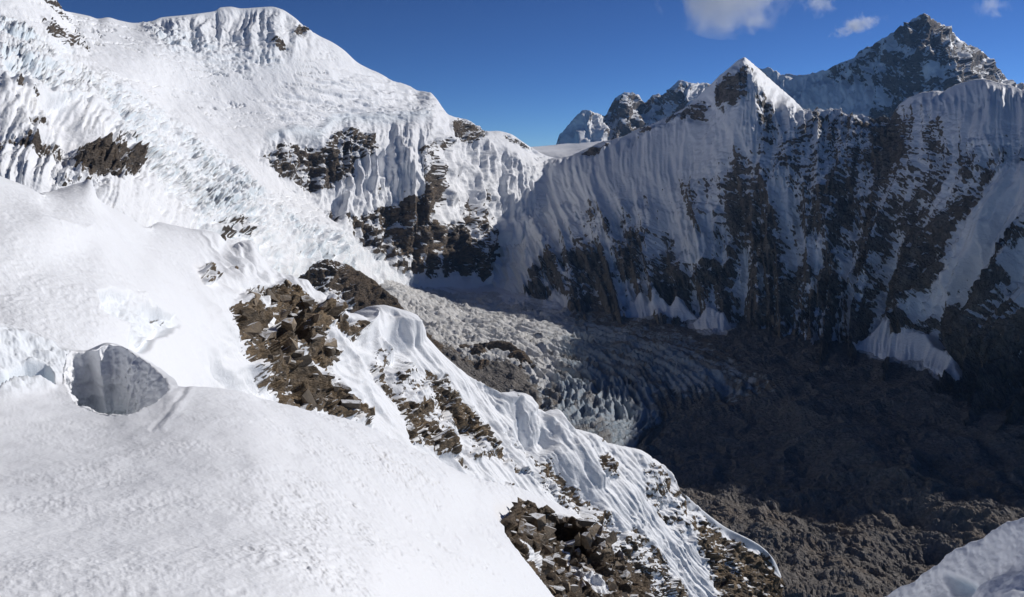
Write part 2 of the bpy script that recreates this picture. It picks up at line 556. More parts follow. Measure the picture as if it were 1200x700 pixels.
us = np.concatenate([np.linspace(-250, -4, 60), np.linspace(0, 640, 560), np.linspace(643, 690, 12)])
P, us, vs = loft(massif, 0, 0, 0, [10, 50, 58, 58, 58, 58, 20], crease=(1,), us=us)
N = normals(P)
X, Y, Z = P[..., 0], P[..., 1], P[..., 2]
px, py = proj(P)
v = np.arange(P.shape[0])[:, None] - 10.0
crest = sstep(0, 10, np.abs(v)) + 0 * px
wp = fbm(X / 90, Y / 90, Z / 90, 4, seed=5)
wq = fbm(X / 90, Y / 90, Z / 90, 4, seed=6)
qx, qy = px + wp * 9, py + wq * 7
BR = (np.linspace(0, 1, 1), )
# which part of the face is what
smooth_slope = poly(qx, qy, [(75, 15), (190, 25), (330, 60), (420, 100), (500, 118), (500, 138), (440, 135), (395, 140), (335, 150), (300, 180), (240, 130), (160, 90), (110, 70)], 25)
buttress = poly(qx, qy, [(-260, 60), (0, 84), (20, 100), (55, 118), (98, 118), (125, 145), (160, 180), (215, 225), (230, 270), (230, 420), (-260, 420)], 5)
ice_a = poly(qx, qy, [(-100, -30), (60, 40), (130, 90), (230, 165), (300, 210), (350, 250), (440, 290), (490, 330), (440, 420), (300, 420), (215, 240), (160, 180), (110, 125), (55, 112), (0, 82), (-100, 60)], 12)
ice_b = poly(qx, qy, [(170, 28), (260, 40), (330, 55), (330, 78), (270, 90), (220, 72), (175, 55)], 12)
cliffs = poly(qx, qy, [(303, 182), (330, 156), (375, 165), (398, 142), (445, 145), (500, 140), (526, 140), (560, 160), (625, 200), (640, 330), (560, 330), (480, 320), (420, 280), (380, 240), (345, 218)], 8)
east = sstep(505, 535, qx)
# broad relief
d = fbm(X / 420, Y / 420, Z / 420, 4, seed=1) * 26 * crest * (1 - 0.5 * smooth_slope)
d += fbm(X / 90, Y / 90, Z / 90, 4, seed=2) * 5 * crest
# seracs: broken benches that step down the slope
bl = np.floor(0)
sx, sy = X / 34 + wp * 0.9, Y / 34 + wq * 0.9
cell = ridged(sx, sy, Z / 50, 4, 0.6, seed=21)
bench = fbm((X - Z) / 60 + wp, Z / 22 + wq * 1.2, Y / 200, 4, 0.6, seed=22)
sweep = 0.35 + 0.65 * sstep(-.25, .35, fbm(X / 240, Y / 240, Z / 240, 3, seed=23))
ser = np.clip(ice_a * 1.0 + ice_b * 0.55, 0, 1) * sweep
ser = ser * (1 - 0.75 * smooth_slope * (1 - ice_b))
ser = np.clip(ser * 1.6, 0, 1.5)
d += ser * ((cell - 0.55) * 24 + np.sign(bench) * np.abs(bench) ** 0.5 * 22 + where_blocks(ser, X / 30, Y / 30, Z / 22, 28, .6) * 7)
top = poly(qx, qy, [(160, 20), (258, 0), (345, 0), (380, 50), (330, 70), (240, 60)], 14)
g_t, rib_t = gullies(uu0 := (us[None, :] + wp * 4), -Z / 4.0, 61, [30, 13, 6], [26, 14, 6])
d += g_t * top * crest
d += fbm(X / 26, Y / 26, Z / 26, 3, .6, seed=62) * 2.6 * crest
terr = poly(qx, qy, [(370, 92), (430, 88), (500, 108), (508, 140), (440, 146), (392, 142), (330, 150), (310, 120)], 10)
tb = fbm((X + Y) / 300 + wp * .4, Z / 24 + wq * .5 + px / 90, None, 3, 0.5, seed=65)
d += terr * (np.sign(tb) * np.abs(tb) ** .5 * 13 + fbm(X / 70, Y / 70, Z / 70, 3, .5, seed=66) * 4)
mid = poly(qx, qy, [(180, 60), (330, 70), (300, 175), (230, 150)], 25)
tb2 = fbm((X - Y) / 240 + wp * .5, Z / 20 + wq * .6 + px / 60, None, 3, 0.5, seed=67)
d += mid * np.sign(tb2) * np.abs(tb2) ** .6 * 6 * sstep(-.1, .3, fbm(X / 300, Z / 200, None, 3, seed=68))
# a few long crevasses over the smooth slopes
cr = np.abs(pn(X / 200 + wp * .8, Z / 30 + wq * .5, None, seed=25))
d -= sstep(0.08, 0.0, cr) * 13 * sstep(-0.15, 0.2, fbm(X / 260, Z / 160, None, 3, seed=26)) * (1 - cliffs) * (1 - buttress) * crest
# flutings run down the fall line
uu = us[None, :] + 0 * px
fl_w = uu + wp * 5 + fbm(X / 300, Z / 300, None, 3, seed=29) * 8
fl_w = fl_w + fbm(X / 110, Z / 150, Y / 110, 3, seed=36) * 7
flute = 0.5 * ridged(fl_w / 10.0, Z / 300, None, 3, 0.6, seed=30) + 0.5 * ridged(fl_w / 27.0, Z / 330, None, 3, 0.55, seed=31)
flute = 0.6 + (flute - 0.6) * (0.55 + 0.9 * sstep(-.3, .3, fbm(X / 200, Z / 120, None, 3, seed=37)))
g_c, rib_c = gullies(uu + wp * 2, -Z / 4.0 + wq * 4, 38, [48, 20, 9, 4.2], [60, 42, 22, 10], 0.18)
lump = g_c + (ridged(X / 190, Y / 190, Z / 170, 3, .45, seed=39) - .55) * 34
d += (flute - 0.6) * (cliffs * (0.35 + 0.2 * east) * 34) + lump * cliffs * crest * (1 - 0.75 * np.sqrt(line(px, py, [(318, 160), (345, 152), (372, 158), (392, 140), (440, 140), (500, 134)], 34)))
g_b, rib_b = gullies(uu + wp * 5 + (py - 170) * 0.3, -Z / 2.2, 33, [31, 13, 6, 3], [16, 10, 5, 2.5])
d += g_b * buttress * (0.35 + 0.8 * sstep(-.3, .3, wq))
# pyramidal flutes of the buttress and its hanging ice edge
d += buttress * 22 * (line(px, py, [(2, 88), (14, 120), (28, 165)], 38) ** 1.2 + line(px, py, [(98, 118), (112, 150), (120, 176)], 24) + 0.8 * line(px, py, [(36, 105), (56, 140), (76, 170)], 22))
d -= buttress * 26 * line(px, py, [(50, 112), (72, 140), (80, 182)], 20)
d += 20 * poly(qx, qy, [(28, 90), (60, 100), (100, 108), (140, 150), (170, 185), (160, 186), (120, 150), (98, 120), (55, 119), (30, 104)], 4)
# rocks
strat = fbm((X + Y) / 260, Z / 14 + (X - Y) / 300, Y / 260, 5, 0.6, seed=40)
chunk = fbm(X / 80, Y / 80, Z / 55, 6, 0.58, seed=41)
rkf = np.full(px.shape, -0.45)


def add_rock(pts, val, soft=5):
    global rkf
    rkf = np.maximum(rkf, -0.45 + (val + 0.45) * poly(qx, qy, pts, soft))


add_rock([(46, 12), (62, 22), (84, 42), (88, 28), (98, 38), (115, 62), (104, 64), (88, 56), (76, 54), (58, 34)], 0.62, 6)
add_rock([(40, -40), (62, -2), (76, 14), (92, 32), (80, 30), (60, 14), (44, 0)], 0.42, 6)
add_rock([(308, 48), (328, 42), (337, 50), (339, 64), (331, 60), (316, 52)], 0.62, 4)
add_rock([(338, 38), (354, 27), (367, 37), (360, 42), (345, 47)], 0.62, 4)
add_rock([(-60, 180), (5, 168), (40, 163), (78, 172), (84, 190), (60, 188), (10, 180), (-60, 196)], 0.74, 5)
add_rock([(78, 184), (104, 174), (140, 177), (164, 175), (168, 196), (152, 208), (128, 203), (112, 212), (86, 204)], 0.95, 4)
add_rock([(60, 205), (100, 206), (130, 208), (128, 222), (70, 222)], 0.5, 6)
add_rock([(10, 98), (38, 102), (50, 116), (30, 108), (10, 108)], 0.5, 3)
add_rock([(24, 146), (50, 140), (54, 152), (28, 158)], 0.70, 4)
add_rock([(126, 162), (150, 160), (156, 172), (128, 172)], 0.55, 4)
add_rock([(380, 150), (445, 150), (500, 175), (526, 150), (610, 180), (600, 300), (480, 325), (380, 245)], 0.02, 14)
add_rock([(303, 184), (328, 168), (345, 166), (375, 170), (398, 150), (440, 152), (444, 180), (420, 187), (414, 206), (390, 222), (362, 226), (345, 216), (320, 197)], 0.66, 7)
add_rock([(372, 244), (420, 252), (455, 240), (496, 226), (500, 196), (522, 178), (526, 236), (505, 262), (535, 300), (538, 322), (500, 328), (478, 312), (455, 290), (425, 272)], 0.66, 7)
add_rock([(500, 258), (545, 260), (556, 278), (590, 290), (598, 300), (566, 330), (540, 322), (516, 292)], 0.80, 7)
add_rock([(548, 215), (575, 250), (592, 288), (566, 282), (548, 262)], 0.52, 6)
add_rock([(526, 146), (540, 138), (566, 150), (570, 158), (555, 168), (544, 160), (530, 158)], 0.72, 4)
add_rock([(494, 168), (530, 160), (532, 174), (516, 178), (508, 202), (496, 196)], 0.55, 4)
add_rock([(586, 156), (624, 172), (612, 174), (592, 164)], 0.72, 3)
add_rock([(250, 258), (290, 252), (300, 280), (262, 290)], 0.55, 6)
add_rock([(400, 250), (470, 300), (490, 322), (470, 322), (420, 285)], 0.55, 6)
butt = poly(qx, qy, [(78, 184), (104, 174), (140, 177), (164, 175), (168, 196), (152, 208), (128, 203), (112, 212), (86, 204)], 4)
d += butt * (6 + (ridged((us[None, :] + wp * 5) / 9, Z / 110, None, 4, .6, seed=63) - .6) * 12 + 8 * sstep(205, 176, py))
rockzone = sstep(-0.2, 0.6, rkf)
blk = where_blocks(rockzone, X / 40, Y / 40, Z / 26, 44) * 8 + where_blocks(rockzone, X / 15, Y / 15, Z / 11, 45) * 3.5
d += rockzone * (chunk * 24 + np.sign(strat) * np.abs(strat) ** .8 * 8 + blk)
# overhanging lips of ice over the cliffs
lipl = line(px, py, [(318, 160), (345, 152), (372, 158), (392, 140), (440, 140), (500, 134)], 9)
d += 14 * lipl * (0.6 + 0.6 * wp) + fbm(X / 17, Y / 17, Z / 17, 4, .6, seed=64) * 2.2 * cliffs * crest
P2 = P + N * d[..., None]
N2 = normals(P2)
steep = 1 - np.abs(N2[..., 2])
rk = rkf - 0.12 * sstep(.3, .6, rkf) + chunk * 0.55 * sstep(-.45, .3, rkf) + strat * 0.20 + (0.6 - rib_c) * 0.45 * cliffs + (steep - 0.5) * 0.8 * sstep(-.45, .4, rkf) + cliffs * 0.02 + fbm(X / 150, Y / 150, Z / 90, 4, .6, seed=47) * 0.5 * cliffs
rk = np.where(rkf > 0.88, np.maximum(rk, 0.60 + chunk * .7 + strat * .5), rk)
icef = np.clip(ser * sstep(0.45, 0.65, steep) * 0.28 + lipl * 0.25, 0, .5)
finish('snow_massif', P2, rk, M_MASSIF, ice=icef, tint=0.35 + 0.5 * sstep(380, 500, px) * sstep(200, 260, py))

# ------------------------------------------------------------------ shaded wall across the valley
M_WALL = terrain_mat('wall_snow_and_rock', 3.2, rock_a=(0.24, 0.218, 0.20), rock_b=(0.42, 0.375, 0.33), rock_c=(0.48, 0.37, 0.26),
                     frag=0.48, snow_bump=0.6, snow_scale=3.0, rock_bump=2.4, strata=(1, 1, 0.8))
wall = [
    [(560, 330, 6200), (700, 330, 6000), (872, 330, 6000), (1000, 330, 5600), (1200, 330, 5000), (1500, 330, 4400), (1800, 380, 3500), (2100, 480, 2600)],
    [(560, 200, 5300), (620, 192, 5300), (645, 186, 5250), (662, 184, 5200), (675, 180, 5150), (690, 173, 5100), (705, 166.5, 5080), (720, 163, 5050), (735, 158, 5020), (748, 151, 5000), (762, 146, 4960), (776, 140, 4920), (790, 133, 4880), (800, 128, 4850),
     (808, 122, 4800), (820, 111, 4750), (832, 100, 4700), (842, 90, 4650), (852, 82, 4600), (860, 75, 4560), (866, 70, 4530), (872, 67.5, 4510), (878, 71, 4560), (885, 77, 4620), (895, 86, 4690), (905, 95, 4750), (915, 104, 4800), (925, 113, 4830), (936, 123, 4800), (944, 129, 4500),
     (955, 128, 4380), (968, 127, 4350), (980, 128, 4330), (995, 133, 4280), (1010, 136, 4230), (1025, 140, 4180), (1040, 138, 4120), (1055, 122, 4060), (1070, 112, 4000), (1085, 108, 3950), (1095, 107, 3900),
     (1104, 107, 3900), (1114, 102, 3850), (1128, 97, 3780), (1140, 93.5, 3720), (1150, 92.5, 3690), (1160, 94, 3650), (1172, 98, 3600), (1185, 100, 3560), (1200, 106, 3500), (1260, 90, 3250), (1310, 72, 3060), (1353, 96, 2930), (1402, 108, 2790), (1435, 126, 2710), (1492, 160, 2570), (1553, 200, 2450), (1594, 228, 2390), (1630, 275, 2340), (1680, 300, 2270), (1800, 390, 2150), (2100, 560, 1800)],
    [(560, 206, 5200), (620, 200, 5180), (645, 194, 5130), (690, 184, 4980), (748, 164, 4880), (800, 142, 4720), (842, 104, 4540), (866, 80, 4440), (874, 84, 4420), (880, 96, 4400, 885), (900, 114, 4360, 905), (924, 124, 4330, 925), (946, 133, 4310),
     (980, 142, 4230), (1040, 150, 4020), (1085, 122, 3830), (1150, 108, 3570), (1200, 120, 3400), (1330, 95, 2900), (1500, 185, 2450), (1660, 330, 2220), (1800, 400, 2080), (2100, 570, 1750)],
    [(560, 235, 4950), (620, 232, 4930), (690, 230, 4640), (748, 220, 4550), (800, 205, 4450), (842, 180, 4330), (872, 170, 4230), (925, 180, 4120), (980, 190, 4030), (1040, 200, 3830), (1085, 190, 3600), (1150, 185, 3330), (1200, 190, 3180), (1330, 190, 2700), (1500, 255, 2300), (1660, 370, 2100), (1800, 440, 2000), (2100, 590, 1700)],
    [(560, 285, 4600), (620, 290, 4450), (690, 290, 4320), (748, 285, 4250), (800, 280, 4120), (842, 275, 4050), (872, 272, 3980), (925, 275, 3870), (980, 280, 3740), (1040, 290, 3520), (1085, 290, 3330), (1150, 290, 3060), (1200, 295, 2920), (1330, 310, 2450), (1500, 330, 2130), (1660, 380, 2000), (1800, 470, 1920), (2100, 610, 1660)],
    [(560, 330, 4400), (620, 345, 4150), (690, 352, 4020), (748, 358, 3930), (800, 368, 3790), (842, 376, 3680), (872, 380, 3610), (925, 388, 3480), (980, 398, 3320), (1040, 412, 3120), (1085, 420, 2960), (1150, 425, 2720), (1200, 430, 2560), (1330, 450, 2180), (1500, 480, 1930), (1660, 520, 1820), (1800, 560, 1760), (2100, 650, 1560)],
    [(560, 420, 3600), (690, 430, 3400), (800, 440, 3250), (872, 450, 3100), (980, 470, 2800), (1085, 500, 2450), (1200, 540, 2100), (1330, 590, 1800), (1500, 640, 1600), (1800, 680, 1450), (2100, 720, 1350)]]
us = np.concatenate([np.linspace(570, 1215, 580), np.linspace(1220, 2050, 110)])
P, us, vs = loft(wall, 0, 0, 0, [8, 16, 70, 72, 72, 24], crease=(1,), us=us)
N = normals(P)
X, Y, Z = P[..., 0], P[..., 1], P[..., 2]
px, py = proj(P)
v = np.arange(P.shape[0])[:, None] - 8.0
crest = sstep(0, 14, np.abs(v)) + 0 * px
low = sstep(190, 330, py)
uu = us[None, :] + 0 * px
wp = fbm(X / 120, Y / 120, Z / 120, 4, seed=105)
wq = fbm(X / 120, Y / 120, Z / 120, 4, seed=106)
qx, qy = px + wp * 12, py + wq * 10
# couloirs slant: down to the left on the right half, straight below the summit
slant = np.interp(px, [560, 700, 870, 980, 1080, 1200, 1400], [0.25, 0.35, 0.0, -0.2, -0.6, -0.9, -0.9])
su = uu - 0 * slant + (py - 200) * -slant * sstep(150, 260, py) * 0.9
drop = -Z / 4.2
g_big, ribs = gullies(su + wp * 1.5, drop + wq * 4, 108, [76, 31], [105, 66], 0.22)
uneven = 0.15 + 1.15 * sstep(-.28, .32, fbm(X / 210, Z / 120, Y / 210, 4, .55, seed=119))
g_small, _r = gullies(su * (1 + 0.0) + wp * 3 + g_big * 0.06, drop + wq * 4, 128, [14.5, 6.3, 3.2], [40, 22, 12], 0.22)
step_ = fbm(su / 90 + wp * .3, Z / 62 + wq * .6, None, 3, .5, seed=120)
g_all = g_big + g_small * uneven + np.sign(step_) * np.abs(step_) ** .6 * 12 * sstep(200, 250, py) * sstep(860, 780, px)
flute = ridged((su + wp * 1.5) / 9.0, drop / 110, None, 3, 0.5, seed=109)
upper = 1 - sstep(150, 300, py)
vary = 0.35 + 0.9 * sstep(-.3, .3, fbm(X / 260, Z / 160, Y / 260, 3, seed=117))
calm = poly(qx, qy, [(640, 186), (800, 150), (830, 200), (800, 240), (640, 250)], 22) * 0.5 + poly(qx, qy, [(1050, 125), (1150, 95), (1210, 110), (1210, 160), (1050, 170)], 15) * 0.45
d = g_all * crest * (0.55 + 0.65 * low) * (1 - calm)
d += (flute - 0.6) * 17 * crest * vary * (0.3 + 0.7 * upper)
# rock
strat = fbm((X - Y) / 330, Z / 17 + (X - Y) / 700, None, 5, 0.6, seed=140)
chunk = fbm(X / 60, Y / 60, Z / 42, 6, 0.62, seed=141)
rkf = -0.35 + 0.0 * px


def add_rock(pts, val, soft=5):
    global rkf
    rkf = np.maximum(rkf, -0.35 + (val + 0.35) * poly(qx, qy, pts, soft))


rkf = table(qx, qy, [620, 700, 780, 860, 940, 1000, 1060, 1130, 1200, 1300], [110, 150, 185, 220, 260, 300, 340, 380, 430], [
    [-.4, -.4, -.2, -.1, .15, .40, .05, -.4, -.4, -.3],
    [-.5, -.5, -.3, -.25, .15, .45, .20, -.2, -.2, 0],
    [-.5, -.5, -.4, .05, 0., .42, .30, .1, .15, .1],
    [-.5, -.35, -.2, .22, .05, .45, .20, .1, .1, .1],
    [-.25, .12, -.1, .36, .15, .42, .34, .2, .15, .2],
    [.12, .28, .18, .30, .14, .26, .32, .24, .15, .2],
    [.34, .38, .36, .36, .32, .28, .34, .26, .2, .3],
    [.62, .64, .6, .62, .58, .48, .44, .36, .3, .4],
    [.95, .95, .95, .95, .95, .9, .85, .8, .75, .75]]) + 0.26
add_rock([(944, 122), (1000, 126), (1046, 134), (1046, 160), (990, 170), (950, 160)], 0.62, 8)
add_rock([(826, 108), (850, 86), (868, 76), (884, 84), (880, 108), (862, 122), (840, 124)], 0.56, 7)
add_rock([(742, 154), (790, 134), (822, 112), (830, 124), (824, 142), (800, 140), (775, 150), (752, 162)], 0.70, 6)
add_rock([(672, 184), (700, 170), (720, 164), (716, 172), (690, 186)], 0.95, 4)
# snow lies on in these
def add_snow(pts, val, soft=5):
    global rkf
    rkf = rkf - val * poly(qx, qy, pts, soft)
add_snow([(596, 292), (628, 262), (640, 240), (655, 260), (632, 300), (610, 350), (560, 345), (580, 320)], 1.0, 7)
add_snow([(780, 250), (812, 262), (834, 300), (820, 312), (795, 298)], 0.8, 6)
add_snow([(1145, 240), (1180, 200), (1210, 200), (1210, 235), (1130, 330), (1075, 380), (1060, 372), (1110, 310)], 0.55, 9)
add_snow([(1210, 300), (1180, 310), (1190, 350), (1215, 370)], 0.9, 6)
fan = sum(poly(qx * .55 + px * .45, qy * .5 + py * .5, p_, 4) for p_ in FANS)
rkf = rkf - 1.2 * np.clip(fan, 0, 1)
rz = sstep(-0.1, 0.5, rkf)
blk = where_blocks(rz, X / 60, Y / 60, Z / 30, 144) * 6 + where_blocks(rz, X / 21, Y / 21, Z / 12, 145) * 3
d += rz * (chunk * 20 + np.sign(strat) * np.abs(strat) ** .8 * 8 + blk) * (.3 + .7 * crest)
d = d * (1 - 0.8 * np.clip(fan, 0, 1)) + 14 * np.clip(fan, 0, 1)
P2 = P + N * d[..., None]
jag = sstep(938, 950, px) * sstep(1052, 1040, px)
P2[..., 2] += (1 - sstep(0, 10, np.abs(v))) * ((ridged(X / 46, Y / 46, None, 4, .6, seed=160) - .55) * (6 + 34 * jag))
N2 = normals(P2)
steep = 1 - np.abs(N2[..., 2])
mac = fbm(su / 34, drop / 60, None, 4, 0.55, seed=150)
mac = mac + 0.6 * fbm((su + wp * 3) / 10, drop / 60, None, 3, 0.5, seed=151) * (.4 + .6 * sstep(880, 1060, px))
rk = rkf + chunk * 0.40 * sstep(-.5, .2, rkf) + strat * 0.24 + mac * 0.8 * sstep(-.5, .2, rkf) + (ribs - 0.60) * 0.55 * (.25 + .75 * low) + (steep - 0.55) * 0.7 * sstep(-.5, .3, rkf)
finish('mountain_wall', P2, rk, M_WALL, tint=0.35 + 0.35 * sstep(300, 400, py))

# ------------------------------------------------------------------ glacier and moraine on the valley floor
floor = [
    [(300, 300, 4300), (480, 318, 4250), (560, 322, 4500), (640, 335, 4450), (760, 345, 4300), (850, 365, 4000), (960, 380, 3700), (1100, 400, 3200), (1250, 430, 2700), (1500, 500, 2150), (1800, 560, 1850)],
    [(300, 320, 3800), (440, 312, 3800), (480, 324, 3950), (560, 340, 4080), (640, 356, 4000), (760, 370, 3820), (850, 390, 3560), (960, 415, 3200), (1100, 440, 2800), (1250, 480, 2350), (1500, 550, 1900), (1800, 600, 1700)],
    [(300, 350, 3200), (440, 335, 3350), (500, 352, 3450), (560, 368, 3480), (630, 380, 3450), (680, 392, 3400), (760, 405, 3250), (850, 425, 3030), (960, 455, 2740), (1100, 490, 2380), (1250, 530, 2050), (1500, 600, 1700), (1800, 640, 1550)],
    [(300, 420, 2800), (440, 385, 2850), (500, 392, 2950), (560, 404, 2980), (610, 415, 2980), (640, 430, 2930), (680, 440, 2860), (760, 460, 2720), (850, 485, 2550), (960, 515, 2300), (1100, 550, 2020), (1250, 580, 1820), (1500, 640, 1560), (1800, 680, 1450)],
    [(300, 500, 2400), (440, 470, 2450), (560, 480, 2450), (640, 505, 2320), (680, 508, 2300), (760, 525, 2230), (850, 545, 2130), (960, 570, 1960), (1100, 600, 1790), (1250, 620, 1680), (1500, 680, 1450), (1800, 720, 1380)],
    [(300, 580, 1950), (560, 580, 1900), (680, 590, 1850), (800, 592, 1830), (900, 600, 1800), (1000, 618, 1740), (1100, 638, 1680), (1200, 650, 1620), (1500, 720, 1380), (1800, 760, 1320)],
    [(300, 720, 1450), (700, 700, 1450), (850, 695, 1460), (950, 700, 1440), (1100, 720, 1390), (1250, 740, 1340), (1800, 820, 1250)],
    [(300, 900, 1100), (800, 880, 1100), (1200, 900, 1080), (1800, 1000, 1000)]]
us = np.concatenate([np.linspace(310, 455, 60), np.linspace(458, 1205, 640), np.linspace(1215, 1790, 60)])
P, us, vs = loft(floor, 0, 0, 0, [14, 40, 50, 70, 66, 90, 20], us=us)
X, Y, Z = P[..., 0], P[..., 1], P[..., 2]
px, py = proj(P)
wp = fbm(X / 150, Y / 150, None, 4, seed=205)
wq = fbm(X / 150, Y / 150, None, 4, seed=206)
qx, qy = px + wp * 14, py + wq * 8
# how much bare ice, how much rubble
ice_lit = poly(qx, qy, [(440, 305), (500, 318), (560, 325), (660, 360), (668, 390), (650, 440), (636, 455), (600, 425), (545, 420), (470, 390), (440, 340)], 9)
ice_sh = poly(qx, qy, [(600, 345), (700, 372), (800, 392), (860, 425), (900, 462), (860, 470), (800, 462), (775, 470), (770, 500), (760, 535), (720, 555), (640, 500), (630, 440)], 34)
snowy = poly(qx, qy, [(430, 300), (520, 315), (640, 325), (640, 345), (560, 345), (500, 338), (440, 320)], 9)
# flow coordinate down the tongue, turning towards the viewer
cx, cy = 330.0, 2500.0
rr = np.hypot(X + 210.0, Y - 2650.0)
th = np.arctan2(Y - 2650.0, X + 210.0)
wl = fbm(X / 420, Y / 420, None, 2, seed=207)
cre = ridged(rr / 34 + wl * 2.2 + wp * .25, th * 3.6 + wq * .3, None, 3, 0.5, lac=1.9, seed=210)
cre2 = ridged(rr / 70 + wp, th * 22 + wq, None, 4, 0.6, seed=211)
icew = np.clip(ice_lit + ice_sh, 0, 1)
band = sstep(-.15, .35, fbm(rr / 55 + wp * .8, th * 1.6, None, 4, .55, seed=213))
d = icew * ((cre - 0.55) * 44 + (cre2 - 0.55) * 7 + fbm(X / 120, Y / 120, None, 3, seed=212) * 10) * (1 - 0.75 * snowy)
# rubble hills
hum = ridged(X / 210 + wp * .5, Y / 210 + wq * .5, None, 4, 0.42, seed=220)
hum2 = fbm(X / 60, Y / 60, None, 5, 0.6, seed=221)
near = sstep(520, 600, py)
d += (1 - icew) * ((hum - 0.55) * (38 - 8 * near) + hum2 * (10 + 6 * near))
bz = (1 - icew) * near
d += bz * (where_blocks(bz, X / 26, Y / 26, Z / 40, 223, .9) * 2.6 + where_blocks(bz, X / 10, Y / 10, Z / 20, 224, .9) * 1.3)
# lateral moraine crest running to the lower right, scree fans below the wall
mor = line(px, py, [(905, 470), (985, 520), (1050, 565), (1130, 615), (1200, 650)], 46)
d += mor * 26 * (1 - icew)
P2 = P.copy()
P2[..., 2] += d
N2 = normals(P2)
steep = 1 - np.abs(N2[..., 2])
crumb = fbm(X / 40, Y / 40, None, 5, 0.65, seed=230)
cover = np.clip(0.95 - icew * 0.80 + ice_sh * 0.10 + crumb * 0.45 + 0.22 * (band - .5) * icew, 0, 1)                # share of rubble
fan = np.clip(sum(poly(qx * .45 + px * .55, qy * .5 + py * .5, p_, 5) for p_ in FANS), 0, 1)
cover = cover - 0.9 * snowy - fan * (1.25 - 0.5 * np.clip(crumb, -.2, .8))


def glacier_mat():
    t = NT('glacier_ice_and_rubble')
    co = t.n('ShaderNodeTexCoord').outputs['Object']
    rub, ice, tint = t.attr('rock'), t.attr('ice'), t.attr('tint')
    n1 = t.noise(co, 1 / 14.0, 6, 0.7, 0.3)
    n2 = t.noise(co, 1 / 90.0, 5, 0.6, 0.5)
    n3 = t.noise(co, 1 / 5.0, 4, 0.7)
    m = t.smooth(t.math('ADD', rub, t.math('MULTIPLY', t.math('SUBTRACT', n1, 0.5), 0.9)), 0.35, 0.65)
    rk = t.mix(t.smooth(n1, 0.3, 0.7), (0.16, 0.147, 0.135), (0.30, 0.273, 0.247))
    rk = t.mix(t.math('MULTIPLY', t.smooth(n2, 0.4, 0.7), t.math('MINIMUM', tint, 1.0), clamp=True), rk, (0.27, 0.21, 0.155))
    rk = t.mix(t.smooth(n3, 0.62, 0.8), rk, (0.30, 0.275, 0.25))
    ic = t.mix(ice, (0.68, 0.68, 0.675), (0.27, 0.35, 0.42))  # pale where sunlit, darker blue-grey in shade: the shade is put into the colour
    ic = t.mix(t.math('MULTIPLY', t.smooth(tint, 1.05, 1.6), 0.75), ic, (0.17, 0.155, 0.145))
    ic = t.mix(t.math('MULTIPLY', t.smooth(n1, 0.35, 0.65), 0.5), ic, (0.40, 0.36, 0.32))
    ic = t.mix(t.smooth(rub, -0.1, -0.5), ic, (0.82, 0.82, 0.83))
    pale = t.smooth(t.noise(co, 1 / 260.0, 5, 0.6, 0.8), 0.45, 0.7)
    rk = t.mix(t.math('MULTIPLY', pale, 0.55), rk, (0.22, 0.20, 0.185))
    b = t.n('ShaderNodeBsdfPrincipled')
    t.l(t.mix(m, ic, rk), b.inputs['Base Color'])
    b.inputs['Roughness'].default_value = 0.8
    b.inputs['Specular IOR Level'].default_value = 0.2
    bp = t.n('ShaderNodeBump')
    bp.inputs['Distance'].default_value = 1.0
    vor = t.n('ShaderNodeTexVoronoi', feature='F1')
    vor.inputs['Scale'].default_value = 1 / 11.0
    t.l(co, vor.inputs['Vector'])
    t.l(t.math('MULTIPLY', t.math('ADD', t.math('ADD', n1, t.math('MULTIPLY', n3, 0.8)), t.math('MULTIPLY', vor.outputs['Distance'], -0.6)), t.math('MULTIPLY_ADD', m, 9.0, 2.5)), bp.inputs['Height'])
    t.l(bp.outputs[0], b.inputs['Normal'])
    o = t.n('ShaderNodeOutputMaterial')
    t.l(b.outputs[0], o.inputs[0])
    return t.m


M_FLOOR = glacier_mat()
floor_o = finish('glacier_floor', P2, cover, M_FLOOR, ice=np.clip(ice_sh * 0.9 - ice_lit * 0.7, 0, 1), tint=np.where(icew > .3, 0.9 + 0.9 * band * np.clip(ice_sh * 1.2 - ice_lit, 0.15, 1), 0.12 + 0.6 * near), smooth=False)  # ice attribute paints the shaded ice darker than the sunlit tongue
fm = (icew[:-1, :-1] > 0.35).reshape(-1)                          # ice is smooth-edged, rubble angular
floor_o.data.polygons.foreach_set('use_smooth', np.ascontiguousarray(fm))

# ------------------------------------------------------------------ brown rock steps beside the ice tongue
M_STEP = terrain_mat('rock_step', 2.6, rock_a=(0.11, 0.088, 0.07), rock_b=(0.20, 0.155, 0.115), rock_c=(0.33, 0.23, 0.14), frag=0.25, rock_bump=1.4)
step = [
    [(330, 350, 2750), (372, 330, 2800), (420, 340, 2850), (470, 370, 2900), (545, 425, 3050), (600, 420, 3050), (640, 455, 2950), (665, 500, 2700)],
    [(330, 340, 2450), (352, 325, 2480), (368, 311, 2520), (384, 303, 2550), (400, 307, 2580), (420, 318, 2620), (440, 330, 2640), (458, 345, 2660), (470, 358, 2680), (476, 372, 2700), (500, 392, 2800), (530, 407, 2880), (548, 405, 2920), (572, 400, 2940), (595, 402, 2950), (612, 412, 2930), (628, 430, 2890), (642, 452, 2830), (665, 490, 2600)],
    [(330, 390, 2300), (368, 350, 2380), (400, 352, 2430), (440, 372, 2500), (476, 400, 2600), (530, 432, 2760), (572, 436, 2790), (600, 445, 2770), (630, 462, 2740), (665, 510, 2540)],
    [(330, 450, 2150), (400, 420, 2280), (476, 450, 2450), (530, 470, 2560), (572, 478, 2580), (610, 480, 2560), (640, 490, 2520), (665, 520, 2450)],
    [(330, 560, 1900), (476, 560, 2050), (600, 560, 2150), (665, 560, 2250)]]
P, us, vs = loft(step, 340, 660, 290, [10, 46, 46, 40], crease=(1,))
N = normals(P)
X, Y, Z = P[..., 0], P[..., 1], P[..., 2]
px, py = proj(P)
